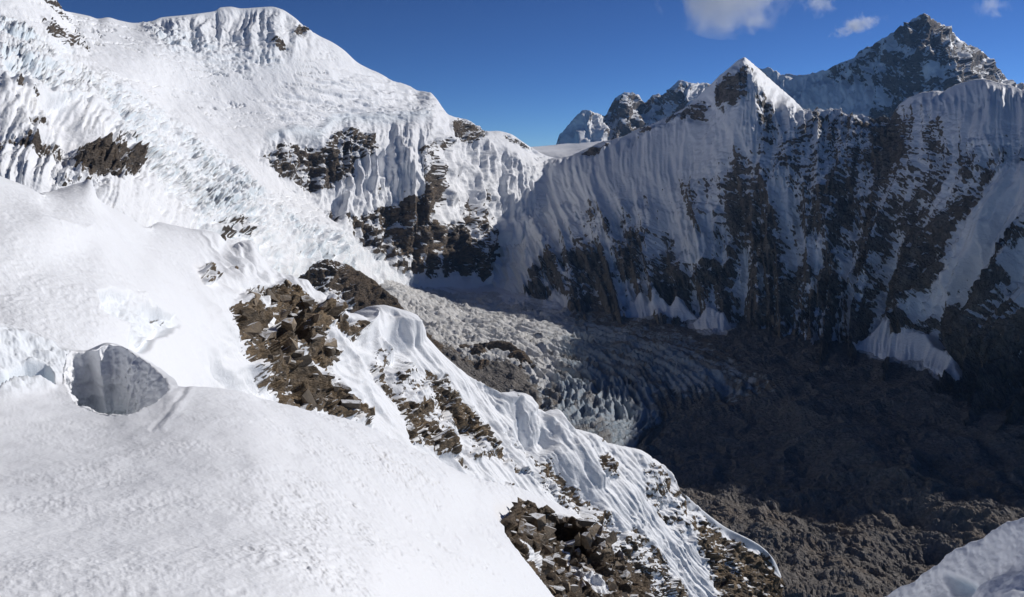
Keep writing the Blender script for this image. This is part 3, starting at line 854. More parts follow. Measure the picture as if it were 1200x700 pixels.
v = np.arange(P.shape[0])[:, None] - 10.0
crest = sstep(0, 10, np.abs(v)) + 0 * px
ch = fbm(X / 70, Y / 70, Z / 45, 6, 0.6, seed=401)
stt = fbm((X + Y) / 200, Z / 20, None, 4, 0.6, seed=402)
blk = blocks(X / 42, Y / 42, Z / 26, 404) * 9 + blocks(X / 15, Y / 15, Z / 10, 405) * 4
d = blk * (.4 + .6 * crest) + (ch * 30 + np.sign(stt) * np.abs(stt) ** .7 * 12) * (0.3 + 0.7 * crest) + (ridged(X / 110, Z / 240, None, 4, seed=403) - .55) * 40 * crest
P2 = P + N * d[..., None]
N2 = normals(P2)
rk = 0.95 + ch * 0.5 - 0.55 * sstep(0.55, 0.8, np.abs(N2[..., 2])) * sstep(470, 380, px) - 0.4 * poly(px, py, [(340, 330), (400, 345), (430, 375), (350, 380)], 8)
finish('rock_step', P2, rk, M_STEP, tint=0.3 + 0.6 * sstep(480, 560, px))

# ------------------------------------------------------------------ snow hill and rocky spur
M_SPUR = terrain_mat('spur_snow_and_rock', 0.26, rock_a=(0.13, 0.107, 0.085), rock_b=(0.28, 0.22, 0.16), rock_c=(0.46, 0.33, 0.20), frag=0.32, snow_bump=0.42, snow_scale=3.0, rock_bump=1.4)
spur = [
    [(-300, 200, 240), (0, 300, 260), (107, 300, 320), (200, 330, 380), (367, 420, 420), (445, 470, 470), (600, 570, 520), (720, 640, 560), (800, 700, 580), (917, 800, 590), (960, 820, 560)],
    [(-300, 85, 105), (-100, 172, 118), (0, 213.5, 128), (20, 222, 131), (36, 229, 134), (43, 232, 138), (52, 229, 146), (70, 222, 154), (85, 216, 158), (97, 212, 160), (104, 209.5, 160), (108, 211, 160), (111, 220, 162), (115, 232, 166), (124, 239, 170), (140, 248, 174), (155, 257, 180), (172, 267, 188),
     (178, 263, 215), (186, 260, 225), (200, 262, 230), (225, 268, 234), (245, 271, 236), (257, 275, 238), (264, 284, 240), (272, 287, 241), (283, 283, 243), (293, 283, 244), (300, 293, 245), (312, 310, 246), (322, 318, 248), (333, 322, 250), (348, 326, 252), (360, 328, 254), (368, 338, 255), (385, 350, 258), (402, 361, 261), (414, 372, 264), (421, 380, 268),
     (428, 374, 280), (436, 371, 288), (447, 369.5, 290), (470, 373, 294), (484, 381, 297), (494, 388, 299), (505, 400, 302), (520, 416, 305), (535, 429, 308), (550, 441, 311), (570, 451, 315), (588, 461, 318), (594, 467, 320), (600, 471, 322), (612, 470, 326), (620, 476, 328), (630, 481, 331), (640, 483, 334), (650, 487, 337), (658, 493, 339), (665, 500, 341), (682, 504, 345), (700, 510, 349), (712, 519, 353), (722, 521, 356), (735, 524, 360), (750, 527, 364),
     (765, 537, 368), (780, 547, 372), (790, 558, 375), (797, 572, 378), (806, 582, 381), (820, 595, 385), (836, 608, 389), (852, 619, 393), (868, 627, 397), (882, 634, 401), (894, 642, 404), (904, 652, 406), (911, 664, 408), (915, 678, 409), (917, 694, 409), (919, 712, 409), (930, 760, 405), (960, 800, 400)],
    [(-300, 160, 92), (0, 258, 112), (43, 262, 118), (104, 256, 138), (140, 272, 152), (172, 285, 168), (200, 290, 185), (257, 308, 212), (300, 325, 226), (333, 350, 232), (368, 366, 238), (421, 405, 254), (447, 398, 274), (505, 432, 290), (550, 470, 300), (600, 500, 310), (650, 522, 322), (700, 545, 336), (750, 568, 350), (797, 606, 364), (836, 640, 374), (868, 660, 384), (900, 690, 395), (919, 740, 398), (960, 820, 392)],
    [(-300, 270, 82), (0, 330, 92), (104, 330, 106), (172, 345, 122), (215, 355, 142), (257, 365, 166), (300, 385, 190), (333, 400, 203), (368, 412, 214), (421, 440, 236), (447, 446, 252), (505, 480, 270), (550, 515, 281), (600, 550, 291), (650, 580, 302), (700, 610, 316), (750, 640, 330), (797, 670, 346), (836, 695, 358), (868, 715, 369), (919, 780, 380), (960, 850, 380)],
    [(-300, 380, 70), (0, 405, 78), (104, 425, 82), (172, 448, 92), (215, 462, 104), (257, 472, 124), (300, 482, 152), (333, 490, 168), (368, 500, 184), (421, 518, 208), (447, 528, 216), (505, 562, 236), (550, 600, 248), (600, 640, 258), (650, 680, 270), (700, 715, 285), (750, 735, 302), (797, 750, 322), (836, 765, 336), (919, 850, 352), (960, 900, 355)],
    [(-300, 560, 50), (0, 560, 62), (172, 600, 70), (257, 620, 85), (333, 640, 120), (421, 680, 155), (505, 750, 180), (600, 850, 205), (700, 900, 235), (797, 950, 270), (919, 1000, 310), (960, 1050, 310)]]
us = np.concatenate([np.linspace(-290, -5, 50), np.linspace(0, 925, 800), np.linspace(927, 955, 10)])
P, us, vs = loft(spur, 0, 0, 0, [12, 40, 70, 76, 24], crease=(1,), us=us)
# the hill is wind-rounded below its crest
rowi = np.arange(P.shape[0])[:, None, None] - 12.0
soft = sstep(2, 26, rowi) * (1 - sstep(230, 300, us))[None, :, None]
Q = P.copy()
for _ in range(60):
    Q[:, 1:-1] = (Q[:, :-2] + 2 * Q[:, 1:-1] + Q[:, 2:]) / 4
    if _ % 2 == 0:
        Q[16:-1] = (Q[15:-2] + 2 * Q[16:-1] + Q[17:]) / 4
P = P * (1 - soft) + Q * soft
N = normals(P)
X, Y, Z = P[..., 0], P[..., 1], P[..., 2]
px, py = proj(P)
v = np.arange(P.shape[0])[:, None] - 12.0
crest = sstep(0, 8, np.abs(v)) + 0 * px
wp = fbm(X / 9, Y / 9, Z / 9, 4, seed=505)
wq = fbm(X / 9, Y / 9, Z / 9, 4, seed=506)
qx, qy = px + wp * 9, py + wq * 9
left = 1 - sstep(215, 290, px)                                   # plain snow hill
# fall line runs down to the right: coordinate across it
acr = (px * 0.80 - py * 0.60) + wq * 1.2
fl = ridged((acr + wp * 3) / 30, (px + py) / 420, None, 4, 0.55, seed=510)
fl2 = ridged((acr + wp * 2) / 10, (px + py) / 200, None, 3, 0.5, seed=511)
right = sstep(420, 520, px)
d = fbm(X / 45, Y / 45, Z / 45, 3, seed=501) * 3.0 * crest * (1 - .6 * left)
fl3 = ridged((acr + wp) / 4.2, (px + py) / 120, None, 2, 0.5, seed=518)
crust = sstep(-.05, .3, fbm(X / 30, Y / 30, Z / 30, 3, seed=519))
d += right * ((fl - 0.6) * 2.2 + (fl2 - .6) * 1.3 * (.3 + sstep(-.3, .3, wq)) + (fl3 - .6) * 0.7 * (.4 + .9 * crust)) * crest + right * (ridged(X / 34, Y / 34, Z / 34, 4, .45, seed=517) - .55) * 2.5 * crest
d += right * crust * where_blocks(right * crust, X / 3.2, Y / 3.2, Z / 2.6, 521, .6) * 0.45
d += (1 - left) * (1 - right) * ((ridged((acr + wp * 6) / 40, (px + py) / 300, None, 4, 0.5, seed=512) - .6) * 7) * crest
d += left * (fbm(X / 14, Y / 14, None, 4, seed=513) * 0.5 + (ridged(X / 1.3 + wp * .5, Y / 2.2, None, 3, .55, seed=514) - .55) * 0.16 * (.3 + .9 * sstep(-.3, .3, wq)))
# first hump of the hill stands in front of the second
d += 1.5 * poly(px, py, [(-300, 90), (0, 212), (43, 232), (62, 252), (100, 272), (-20, 330), (-300, 420)], 26)
# pillows and scoops
d += 5.0 * line(px, py, [(428, 378), (450, 376), (480, 385)], 22) - 4.0 * line(px, py, [(462, 395), (470, 410), (468, 425)], 14)
d += 3.0 * line(px, py, [(470, 440), (490, 470)], 18) - 4 * line(px, py, [(618, 505), (640, 545), (690, 590)], 18)
d += 5 * line(px, py, [(600, 470), (615, 478), (630, 500)], 16) - 3.5 * line(px, py, [(628, 488), (645, 520)], 9) + 4 * line(px, py, [(650, 492), (670, 520), (700, 560)], 14)
# stacked rock
chunk = fbm(X / 6.5, Y / 6.5, Z / 4.5, 6, 0.62, seed=541)
strat = fbm((X + Y) / 26 + Z / 20, (Z + X * .6) / 2.4, Y / 30, 5, 0.6, seed=540)
rkf = -0.5 + 0.0 * px


def add_rock(pts, val, soft=5):
    global rkf
    rkf = np.maximum(rkf, -0.5 + (val + 0.5) * poly(qx, qy, pts, soft))


add_rock([(262, 362), (285, 345), (305, 338), (330, 335), (352, 350), (380, 352), (405, 370), (425, 385), (418, 395), (395, 385), (378, 385), (385, 400), (400, 415), (395, 430), (420, 470), (440, 500), (400, 492), (340, 478), (300, 462), (285, 440), (280, 410), (268, 385)], 0.86, 11)
rkf = rkf - 1.0 * poly(qx, qy, [(322, 385), (342, 392), (372, 418), (398, 452), (380, 446), (350, 420)], 5) - 0.9 * poly(qx, qy, [(296, 348), (308, 352), (318, 380), (326, 398), (316, 392), (304, 372)], 4)
add_rock([(440, 410), (452, 425), (462, 450), (490, 480), (520, 510), (545, 550), (552, 556), (520, 540), (485, 518), (480, 505), (470, 480), (448, 445)], 0.66, 7)
add_rock([(500, 430), (525, 440), (545, 470), (575, 500), (595, 535), (628, 560), (610, 556), (570, 520), (540, 500), (510, 460)], 0.55, 8)
add_rock([(476, 500), (500, 488), (518, 500), (530, 520), (548, 552), (520, 528), (505, 512), (482, 522)], 0.72, 5)
add_rock([(560, 470), (600, 500), (640, 530), (690, 570), (760, 640), (800, 700), (720, 690), (640, 580)], 0.30, 14)
add_rock([(430, 385), (470, 410), (560, 470), (620, 550), (540, 545), (450, 460)], 0.20, 14)
add_rock([(740, 530), (780, 548), (850, 620), (860, 660), (800, 640), (750, 580)], 0.24, 10)
add_rock([(698, 535), (712, 528), (724, 545), (722, 560), (708, 562), (697, 552)], 0.66, 5)
add_rock([(702, 508), (712, 512), (706, 520)], 0.6, 4)
add_rock([(748, 548), (770, 545), (766, 553), (750, 556)], 0.5, 5)
add_rock([(788, 556), (797, 560), (808, 584), (800, 580)], 0.55, 5)
add_rock([(805, 608), (840, 612), (868, 634), (878, 640), (900, 650), (918, 680), (925, 760), (860, 760), (830, 680), (812, 640)], 0.62, 10)
add_rock([(820, 640), (850, 655), (880, 690), (920, 700), (925, 780), (840, 720)], 0.98, 10)
add_rock([(735, 610), (770, 640), (800, 680), (830, 720), (760, 720), (720, 660)], 0.40, 12)
add_rock([(740, 650), (780, 665), (800, 710), (740, 710)], 0.5, 10)
add_rock([(230, 318), (246, 312), (247, 338), (236, 340)], 0.62, 4)
add_rock([(258, 316), (282, 322), (276, 330), (262, 322)], 0.5, 4)
add_rock([(150, 350), (165, 340), (205, 372), (208, 382), (178, 398), (160, 408), (156, 398), (185, 385), (180, 372)], 0.10, 5)
add_rock([(585, 555), (610, 575), (600, 580)], 0.5, 4)
rz = sstep(-0.1, 0.5, rkf)
blk = where_blocks(rz, X / 5.5, Y / 5.5, Z / 3.6, 544) * 1.3 + where_blocks(rz, X / 2.0, Y / 2.0, Z / 1.4, 545) * 0.55
blk = blk + where_blocks(rz, X / 11, Y / 11, Z / 6, 546, 1.0) * 2.4
d += rz * (chunk * 2.2 + np.sign(strat) * np.abs(strat) ** .8 * 1.0 + blk) * (0.35 + .65 * crest)
# broken ice wall of the hill
iw = poly(qx, qy, [(112, 348), (128, 340), (150, 346), (165, 360), (205, 370), (208, 380), (180, 398), (165, 412), (155, 405), (150, 380), (120, 362)], 4)
d -= iw * (1.6 + 2.2 * chunk)
P2 = P + N * d[..., None]
N2 = normals(P2)
steep = 1 - np.abs(N2[..., 2])
rk = rkf + chunk * 0.55 * sstep(-.5, .2, rkf) + strat * 0.34 * sstep(-.5, .2, rkf) + (steep - 0.45) * 0.9 * sstep(-.5, .4, rkf) + (0.6 - fl) * 0.6 * right * sstep(-.5, .2, rkf)
SPUR = (P2, N, rk, px, py)
spur_o = finish('snow_spur', P2, rk, M_SPUR, ice=iw * 0.10, tint=0.75)

# ------------------------------------------------------------------ near snow slope
M_NEAR = terrain_mat('wind_packed_snow', 0.045, frag=0.2, snow_bump=0.34, snow_scale=4.0)
near_rows = [
    [(-350, 520, 95), (0, 520, 92), (200, 540, 88), (300, 560, 90), (430, 640, 96), (520, 700, 100), (610, 760, 102), (700, 800, 100), (800, 860, 96)],
    [(-350, 268, 46), (-100, 350, 49), (0, 379, 58), (25, 387, 59), (50, 398, 60), (75, 408, 61), (100, 411, 61), (125, 402, 61), (150, 408, 60), (175, 425, 58), (195, 445, 55), (205, 451, 54), (222, 451, 54), (245, 453, 55), (270, 457, 56.5), (290, 461, 58), (310, 468, 60), (350, 477, 63), (400, 489, 69), (430, 499, 71), (480, 523, 74), (520, 543, 76.5), (545, 556, 78), (560, 561, 80), (585, 566, 83), (612, 573, 86), (640, 585, 88), (665, 597, 89), (690, 612, 89), (715, 630, 88), (740, 650, 87), (765, 676, 86), (785, 705, 85), (800, 740, 84)],
    [(-350, 430, 34), (0, 440, 52), (75, 452, 54), (125, 455, 54.5), (150, 452, 54), (175, 455, 53), (205, 459, 51.5), (245, 466, 51), (290, 476, 52), (350, 500, 54), (430, 525, 60), (520, 566, 66), (560, 590, 71), (612, 600, 80), (665, 622, 82), (715, 660, 80), (765, 705, 78), (800, 760, 76)],
    [(-350, 520, 26), (0, 515, 37), (100, 515, 39), (205, 510, 40), (290, 520, 40), (350, 545, 40), (430, 580, 43), (520, 625, 50), (600, 660, 58), (700, 740, 66), (800, 820, 66)],
    [(-350, 620, 17), (0, 610, 21), (150, 605, 23), (290, 612, 24), (430, 640, 28), (520, 680, 36), (600, 730, 46), (700, 800, 54), (800, 880, 54)],
    [(-350, 760, 10), (0, 740, 12.5), (150, 735, 13), (290, 735, 14), (430, 745, 18), (520, 770, 27), (600, 830, 35), (700, 880, 42), (800, 960, 42)],
    [(-350, 1500, 3.2), (0, 1500, 3.3), (290, 1450, 3.8), (430, 1300, 6), (520, 1200, 12), (600, 1150, 18), (800, 1250, 24)]]
us = np.concatenate([np.linspace(-340, -5, 60), np.linspace(0, 795, 640)])
P, us, vs = loft(near_rows, 0, 0, 0, [14, 50, 60, 90, 110, 26], crease=(), us=us)
X, Y, Z = P[..., 0], P[..., 1], P[..., 2]
px, py = proj(P)
rng = np.sqrt(X * X + Y * Y)
v = np.arange(P.shape[0])[:, None] - 14.0
wp = fbm(X / 3, Y / 3, None, 3, seed=605)
# sun cups and wind crust
cup = ridged(X / 0.34 + wp * .8, Y / 0.5 + X / 1.4, None, 3, 0.55, seed=601) - .55
patch = sstep(-0.25, 0.35, fbm(X / 5.5, Y / 5.5, None, 4, seed=602))
rip = fbm(X / 0.9 + Y / 2.2 + wp * 1.2, Y / 3.6 - X / 3.6, None, 3, 0.55, seed=603)
d = (cup * 0.062 * (0.25 + 0.75 * patch) + rip * 0.055 * (.3 + .7 * patch)) * (0.66 + 2.4 * sstep(230, 480, px)) + fbm(X / 1.6, Y / 2.6, None, 3, .5, seed=606) * 0.07 + fbm(X / 7, Y / 7, None, 3, seed=604) * 0.22
# scar below the pit's corner and a few dents
d -= 0.05 * line(px + wp * 3, py, [(217, 455), (197, 480), (177, 504)], 4.5) - 0.05 * line(px + wp * 3, py, [(224, 455), (206, 480), (190, 502)], 6)
# heaped, broken snow left of the pit
heap = poly(px, py, [(-200, 380), (0, 382), (50, 400), (84, 414), (78, 436), (60, 455), (20, 462), (-200, 470)], 7)
blk = fbm(X / 1.9, Y / 1.9, Z / 1.9, 5, 0.6, seed=610)
d += heap * (blk * 0.9 + 0.3)
slot = poly(px + wp * 6, py + wp * 4, [(-60, 448), (5, 440), (30, 432), (52, 436), (62, 446), (60, 452), (40, 445), (15, 448), (0, 456), (-60, 462)], 3)
d -= slot * 2.0
# the shelf breaks off over the rock outcrop
brk = poly(px + wp * 3, py + wp * 3, [(594, 622), (600, 600), (610, 590), (640, 601), (665, 607), (690, 615), (706, 620), (722, 628), (760, 655), (800, 715), (900, 760), (900, 950), (700, 950), (672, 725), (655, 700), (636, 676), (618, 654)], 3.5)
d -= brk * 14
P2 = P.copy()
P2[..., 2] += d
RIM = [(77, 457), (84, 467), (92, 475), (105, 481), (115, 485), (125, 487), (138, 488), (150, 486), (163, 482), (175, 476), (188, 467), (199, 456), (198, 450), (192, 444), (184, 434), (175, 427), (163, 418), (150, 410), (138, 405), (127, 404), (119, 407), (112, 411), (98, 413), (85, 414), (79, 424), (75, 437), (74, 447)]
inside = poly(px, py, RIM, 0.01) > 0.5
finish('snow_slope', P2, -1.0 + 0 * px, M_NEAR, ice=np.clip(heap * 0.12 + slot * 0.4, 0, 1), keep=~inside)

# the open pit: rim ring taken from the slope, walls going down
rim = np.array(RIM, float)
seg = np.linalg.norm(np.diff(np.vstack([rim, rim[:1]]), axis=0), axis=1)
tt = np.concatenate([[0], np.cumsum(seg)])
ts = np.linspace(0, tt[-1], 401)
rx = np.interp(ts, tt, np.append(rim[:, 0], rim[0, 0])) + fbm(ts / 16, ts * 0, None, 4, .6, seed=625) * 4
ry = np.interp(ts, tt, np.append(rim[:, 1], rim[0, 1])) + fbm(ts / 16, ts * 0 + 5, None, 4, .6, seed=626) * 3
flat = np.stack([px.ravel(), py.ravel()], -1)
sel = (px > 40) & (px < 240) & (py > 380) & (py < 520) & (v >= 0)
cand, candP = np.stack([px[sel], py[sel]], -1), P2[sel]
ring = np.zeros((len(ts), 3))
for i in range(len(ts)):
    dd = np.hypot(cand[:, 0] - rx[i], cand[:, 1] - ry[i])
    j = np.argpartition(dd, 6)[:6]
    w = 1 / (dd[j] + 0.3)
    ring[i] = (candP[j] * w[:, None]).sum(0) / w.sum()
for _ in range(6):
    ring[:-1] = (np.roll(ring[:-1], 1, 0) + ring[:-1] * 2 + np.roll(ring[:-1], -1, 0)) / 4
ring[-1] = ring[0]
cen = ring[:-1].mean(0)
out = ring - cen
out[:, 2] = 0
out /= np.linalg.norm(out, axis=1, keepdims=True)
levels = np.concatenate([np.linspace(-0.6, 0, 5)[:-1], np.linspace(0, 1, 90)])
PIT = np.zeros((len(levels), len(ts), 3))
for k, L in enumerate(levels):
    if L < 0:
        q = ring + out * (-L) * 1.0
        q[:, 2] += 0.02 - 0.16 * (-L / 0.6)
    else:
        q = ring * 1.0
        side = sstep(-0.35, 0.75, out[:, 0] * 0.75 + out[:, 1] * 0.65)[:, None]         # the far, right-hand wall leans in like a scoop
        q = q - out * ((0.15 * L + 1.2 * L ** 3) * (1 - side) + (3.4 * L ** 0.8) * side)
        q[:, 2] += 0.02 * (1 - L) - 6.2 * L
    PIT[k] = q
px2, py2 = proj(PIT)
X, Y, Z = PIT[..., 0], PIT[..., 1], PIT[..., 2]
nz = fbm(X / 1.8, Y / 1.8, Z / 1.1, 4, 0.6, seed=620) * 0.95 + fbm(X / .5, Y / .5, Z / .4, 3, seed=621) * 0.22
nz *= sstep(-0.1, 0.12, levels)[:, None]
lay = fbm(X / 6, Y / 6, Z / .45, 3, .6, seed=622)
nz = nz + np.sign(lay) * np.abs(lay) ** .7 * 0.22 * sstep(0.0, 0.15, levels)[:, None]
PIT = PIT + out[None] * nz[..., None]
PIT[..., 2] += fbm(X / 1.1, Y / 1.1, None, 4, .6, seed=623) * 0.14 * sstep(-.55, -.1, levels)[:, None] * (1 - sstep(.0, .3, levels))[:, None]
PIT[:, -1] = PIT[:, 0]
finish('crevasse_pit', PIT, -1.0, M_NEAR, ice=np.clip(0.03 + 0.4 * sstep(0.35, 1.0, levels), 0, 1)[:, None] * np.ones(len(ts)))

# ------------------------------------------------------------------ snow berm at the lower right
def bd(x):
    return 31.5 - (x - 1045) * 0.024 + max(0, x - 1350) * 0.008


crest_pts = [(980, 736), (1010, 716), (1030, 702), (1045, 694), (1062, 685), (1080, 673), (1100, 660), (1112, 650), (1128, 642), (1145, 634), (1158, 625), (1170, 617), (1185, 611), (1200, 607.5), (1230, 600), (1350, 560), (1600, 520), (1900, 520)]
berm = [
    [(980, 820, 40), (1060, 780, 39), (1200, 720, 36), (1350, 690, 33), (1900, 760, 24)],
    [(x, y, bd(x)) for x, y in crest_pts],
    [(x, y, bd(x) - 0.55) for x, y in [(980, 760), (1045, 714), (1100, 684), (1145, 658), (1185, 636), (1230, 624), (1350, 586), (1600, 556), (1900, 560)]],
    [(x, y, bd(x) - 1.0) for x, y in [(980, 800), (1045, 740), (1100, 706), (1128, 696), (1145, 686), (1185, 669), (1230, 655), (1350, 620), (1600, 600), (1900, 610)]],
    [(x, y, bd(x) - 2.2) for x, y in [(980, 900), (1045, 800), (1100, 745), (1128, 712), (1145, 693), (1185, 674), (1230, 662), (1350, 630), (1600, 640), (1900, 680)]],
    [(980, 1100, 16), (1100, 900, 17.5), (1145, 820, 18), (1200, 770, 18), (1350, 740, 17), (1900, 900, 6)]]
P, us, vs = loft(berm, 0, 0, 0, [10, 40, 40, 24, 50], us=np.concatenate([np.linspace(985, 1230, 200), np.linspace(1235, 1890, 90)]))
X, Y, Z = P[..., 0], P[..., 1], P[..., 2]
px, py = proj(P)
N = normals(P)
d = fbm(X / 1.3, Y / 1.3, Z / 1.3, 4, 0.55, seed=701) * 0.20 + fbm(X / .35, Y / .35, Z / .3, 3, seed=702) * 0.05
d -= 0.55 * poly(px, py, [(1112, 676), (1140, 686), (1138, 692), (1122, 694)], 7)
P2 = P + N * d[..., None]
finish('snow_berm', P2, -1.0, M_NEAR, ice=0.45 * poly(px, py, [(1112, 676), (1140, 686), (1138, 692), (1122, 694)], 7))

# ------------------------------------------------------------------ rock outcrops
def rock_mat():
    t = NT('weathered_rock')
    co = t.n('ShaderNodeTexCoord').outputs['Object']
    rnd = t.n('ShaderNodeObjectInfo').outputs['Random']
    n1 = t.noise(co, 2.2, 6, 0.65, 0.6, (1, 1, 3))
    n2 = t.noise(co, 9.0, 5, 0.7)
    n3 = t.noise(co, 0.8, 4, 0.6, 0.8)
    base = t.mix(t.math('POWER', rnd, 1.6), (0.17, 0.142, 0.113), (0.48, 0.375, 0.26))
    c = t.mix(t.smooth(n1, 0.30, 0.75), base, (0.12, 0.10, 0.08))
    rust = t.math('MULTIPLY', t.smooth(n3, 0.52, 0.66), t.smooth(t.math('FRACT', t.math('MULTIPLY', rnd, 7.31)), 0.35, 0.8))
    c = t.mix(t.math('MULTIPLY', rust, 0.75), c, (0.36, 0.19, 0.085))
    c = t.mix(t.math('MULTIPLY', t.smooth(n2, 0.62, 0.75), 0.5), c, (0.36, 0.33, 0.29))
    nz = t.n('ShaderNodeSeparateXYZ')
    t.l(t.n('ShaderNodeNewGeometry').outputs['Normal'], nz.inputs[0])
    dust = t.smooth(t.math('ADD', nz.outputs[2], t.math('MULTIPLY', t.math('SUBTRACT', n1, 0.5), 0.8)), 0.78, 0.98)
    c = t.mix(dust, c, (0.86, 0.87, 0.89))
    b = t.n('ShaderNodeBsdfPrincipled')
    t.l(c, b.inputs['Base Color'])
    b.inputs['Roughness'].default_value = 0.85
    b.inputs['Specular IOR Level'].default_value = 0.2
    bp = t.n('ShaderNodeBump')
    bp.inputs['Strength'].default_value = 0.7
    bp.inputs['Distance'].default_value = 0.12
    t.l(t.math('ADD', n1, n2), bp.inputs['Height'])
    t.l(bp.outputs[0], b.inputs['Normal'])
    o = t.n('ShaderNodeOutputMaterial')
    t.l(b.outputs[0], o.inputs[0])
    return t.m


import bmesh
from mathutils import Vector, Matrix, Euler
M_ROCK = rock_mat()
rnd = random.Random(7)
ROCKS = []
for k in range(16):
    bm = bmesh.new()
    kind = k % 4
    sx, sy, sz = ((1, .75, .55), (1, .6, .3), (.8, .7, .8), (1, .45, .4))[kind]
    for q in range(15):
        # points of a box with its corners and edges knocked off
        p = [rnd.uniform(-1, 1) for _ in range(3)]
        ax = rnd.randrange(3)
        p[ax] = math.copysign(1, p[ax]) * rnd.uniform(.85, 1)
        ax = rnd.randrange(3)
        p[ax] = math.copysign(1, p[ax]) * rnd.uniform(.8, 1)
        bm.verts.new((p[0] * sx / 2, p[1] * sy / 2, p[2] * sz / 2))
    r = bmesh.ops.convex_hull(bm, input=bm.verts)
    bmesh.ops.delete(bm, geom=[g for g in r['geom_interior'] if isinstance(g, bmesh.types.BMVert)], context='VERTS')
    me = bpy.data.meshes.new('rock')
    bm.to_mesh(me)
    bm.free()
    me.materials.append(M_ROCK)
    ROCKS.append(me)


def rock(parent, loc, size, rot, k, name='rock', scale=(1, 1, 1)):
    o = bpy.data.objects.new(name, ROCKS[k % 16])
    COL.objects.link(o)
    o.location = loc
    o.rotation_euler = rot
    o.scale = (size * scale[0], size * scale[1], size * scale[2])
    o.parent = parent
    return o


def scatter(parent, Pg, Ng, mask, px, py, n, smin, smax, seed, dip=(0.5, 0.25), spacing=6.0, sink=0.1):
    """rocks set into the ground where mask is high, dipping with the beds; sizes in pixels of the photograph"""
    r = np.random.RandomState(seed)
    cand = np.argwhere(mask > 0.5)
    r.shuffle(cand)
    got = []
    for (i, j) in cand:
        x, y = px[i, j], py[i, j]
        if any((x - a) ** 2 + (y - b) ** 2 < spacing ** 2 for a, b in got):
            continue
        got.append((x, y))
        P = Pg[i, j]
        sz = (smin + (smax - smin) * r.rand() ** 3.0) * P[1] / F0
        loc = P + Ng[i, j] * sz * (0.15 - sink)
        rot = (dip[0] + r.normal(0, .35), dip[1] + r.normal(0, .35), r.normal(0.5, .8))
        rock(parent, loc, sz, rot, r.randint(16))
        if len(got) >= n:
            break
    return len(got)


# beds of the spur
SP_P, SP_N, SP_rk, SP_px, SP_py = SPUR
zone = poly(SP_px, SP_py, [(262, 362), (285, 345), (330, 335), (425, 385), (395, 400), (400, 430), (440, 500), (400, 492), (300, 462), (280, 410)], 3)
scatter(spur_o, SP_P, SP_N, (SP_rk > .62) * zone, SP_px, SP_py, 180, 4, 28, 3, spacing=6)
zone = poly(SP_px, SP_py, [(430, 400), (470, 430), (560, 545), (540, 556), (470, 520), (440, 450)], 3) + poly(SP_px, SP_py, [(500, 425), (530, 435), (630, 560), (610, 560), (510, 470)], 3)
scatter(spur_o, SP_P, SP_N, (SP_rk > .62) * zone, SP_px, SP_py, 50, 5, 12, 4, spacing=8)
zone = poly(SP_px, SP_py, [(690, 520), (730, 530), (725, 565), (695, 560)], 3) + poly(SP_px, SP_py, [(740, 610), (800, 660), (850, 640), (915, 680), (915, 705), (740, 705)], 3)
scatter(spur_o, SP_P, SP_N, (SP_rk > .62) * zone, SP_px, SP_py, 60, 5, 12, 5, spacing=8)

# the cliff under the snow shelf: rubble wall with its own backing rock
M_CLIFF = terrain_mat('cliff_rock', 0.085, frag=0.25, rock_bump=1.6, rock_a=(0.13, 0.107, 0.087), rock_b=(0.26, 0.205, 0.15), rock_c=(0.42, 0.27, 0.14))
cl = [
    [(570, 640, 74), (590, 628, 74), (612, 606, 78), (640, 606, 82), (665, 612, 85), (700, 636, 86), (730, 665, 85), (770, 700, 84)],
    [(570, 640, 69), (590, 620, 70), (606, 592, 75), (618, 586, 78), (640, 598, 81), (655, 604, 84), (675, 608, 85), (690, 614, 84.5), (702, 622, 84), (720, 648, 83.5), (745, 680, 83), (770, 715, 82)],
    [(570, 660, 66), (595, 640, 68), (612, 618, 74), (632, 622, 77), (650, 628, 82), (672, 634, 83), (690, 634, 82), (705, 650, 81.5), (725, 675, 81), (770, 730, 80)],
    [(570, 700, 61), (610, 662, 66), (630, 660, 71), (650, 664, 76), (672, 668, 79), (695, 672, 78.5), (715, 690, 78), (770, 750, 77)],
    [(570, 760, 56), (640, 720, 64), (672, 722, 69), (700, 730, 71), (770, 800, 71)],
    [(570, 900, 48), (640, 880, 52), (700, 880, 57), (770, 920, 60)]]
P, us, vs = loft(cl, 574, 764, 200, [6, 44, 50, 46, 20], crease=(1,))
X, Y, Z = P[..., 0], P[..., 1], P[..., 2]
N = normals(P)
px, py = proj(P)
ch = fbm(X / 2.6, Y / 2.6, Z / 1.8, 5, .6, seed=801)
d = ch * 1.0 + blocks(X / 2.0, Y / 2.0, Z / 1.3, 802) * 0.55 + blocks(X / .7, Y / .7, Z / .5, 803) * 0.2
cave = poly(px, py, [(648, 608), (668, 612), (690, 628), (706, 660), (700, 672), (676, 640), (655, 630)], 5)
d -= cave * 1.6
snowin = poly(px + ch * 8, py, [(604, 634), (612, 636), (632, 652), (634, 672), (622, 664)], 3) + poly(px + ch * 8, py, [(655, 642), (672, 660), (700, 672), (720, 700), (690, 690), (668, 668)], 4)
P2 = P + N * d[..., None]
rk = 1.0 - 1.1 * np.clip(snowin, 0, 1) + ch * .3
cliff_o = finish('rock_outcrop', P2, rk, M_CLIFF, tint=0.25)
msk = poly(px, py, [(596, 622), (612, 588), (650, 602), (700, 622), (730, 650), (765, 700), (765, 715), (640, 715), (620, 668)], 2) * (snowin < .3) * (cave < .5)
scatter(cliff_o, P2, N, msk, px, py, 240, 4, 24, 9, spacing=4.6)
r_ = random.Random(3)
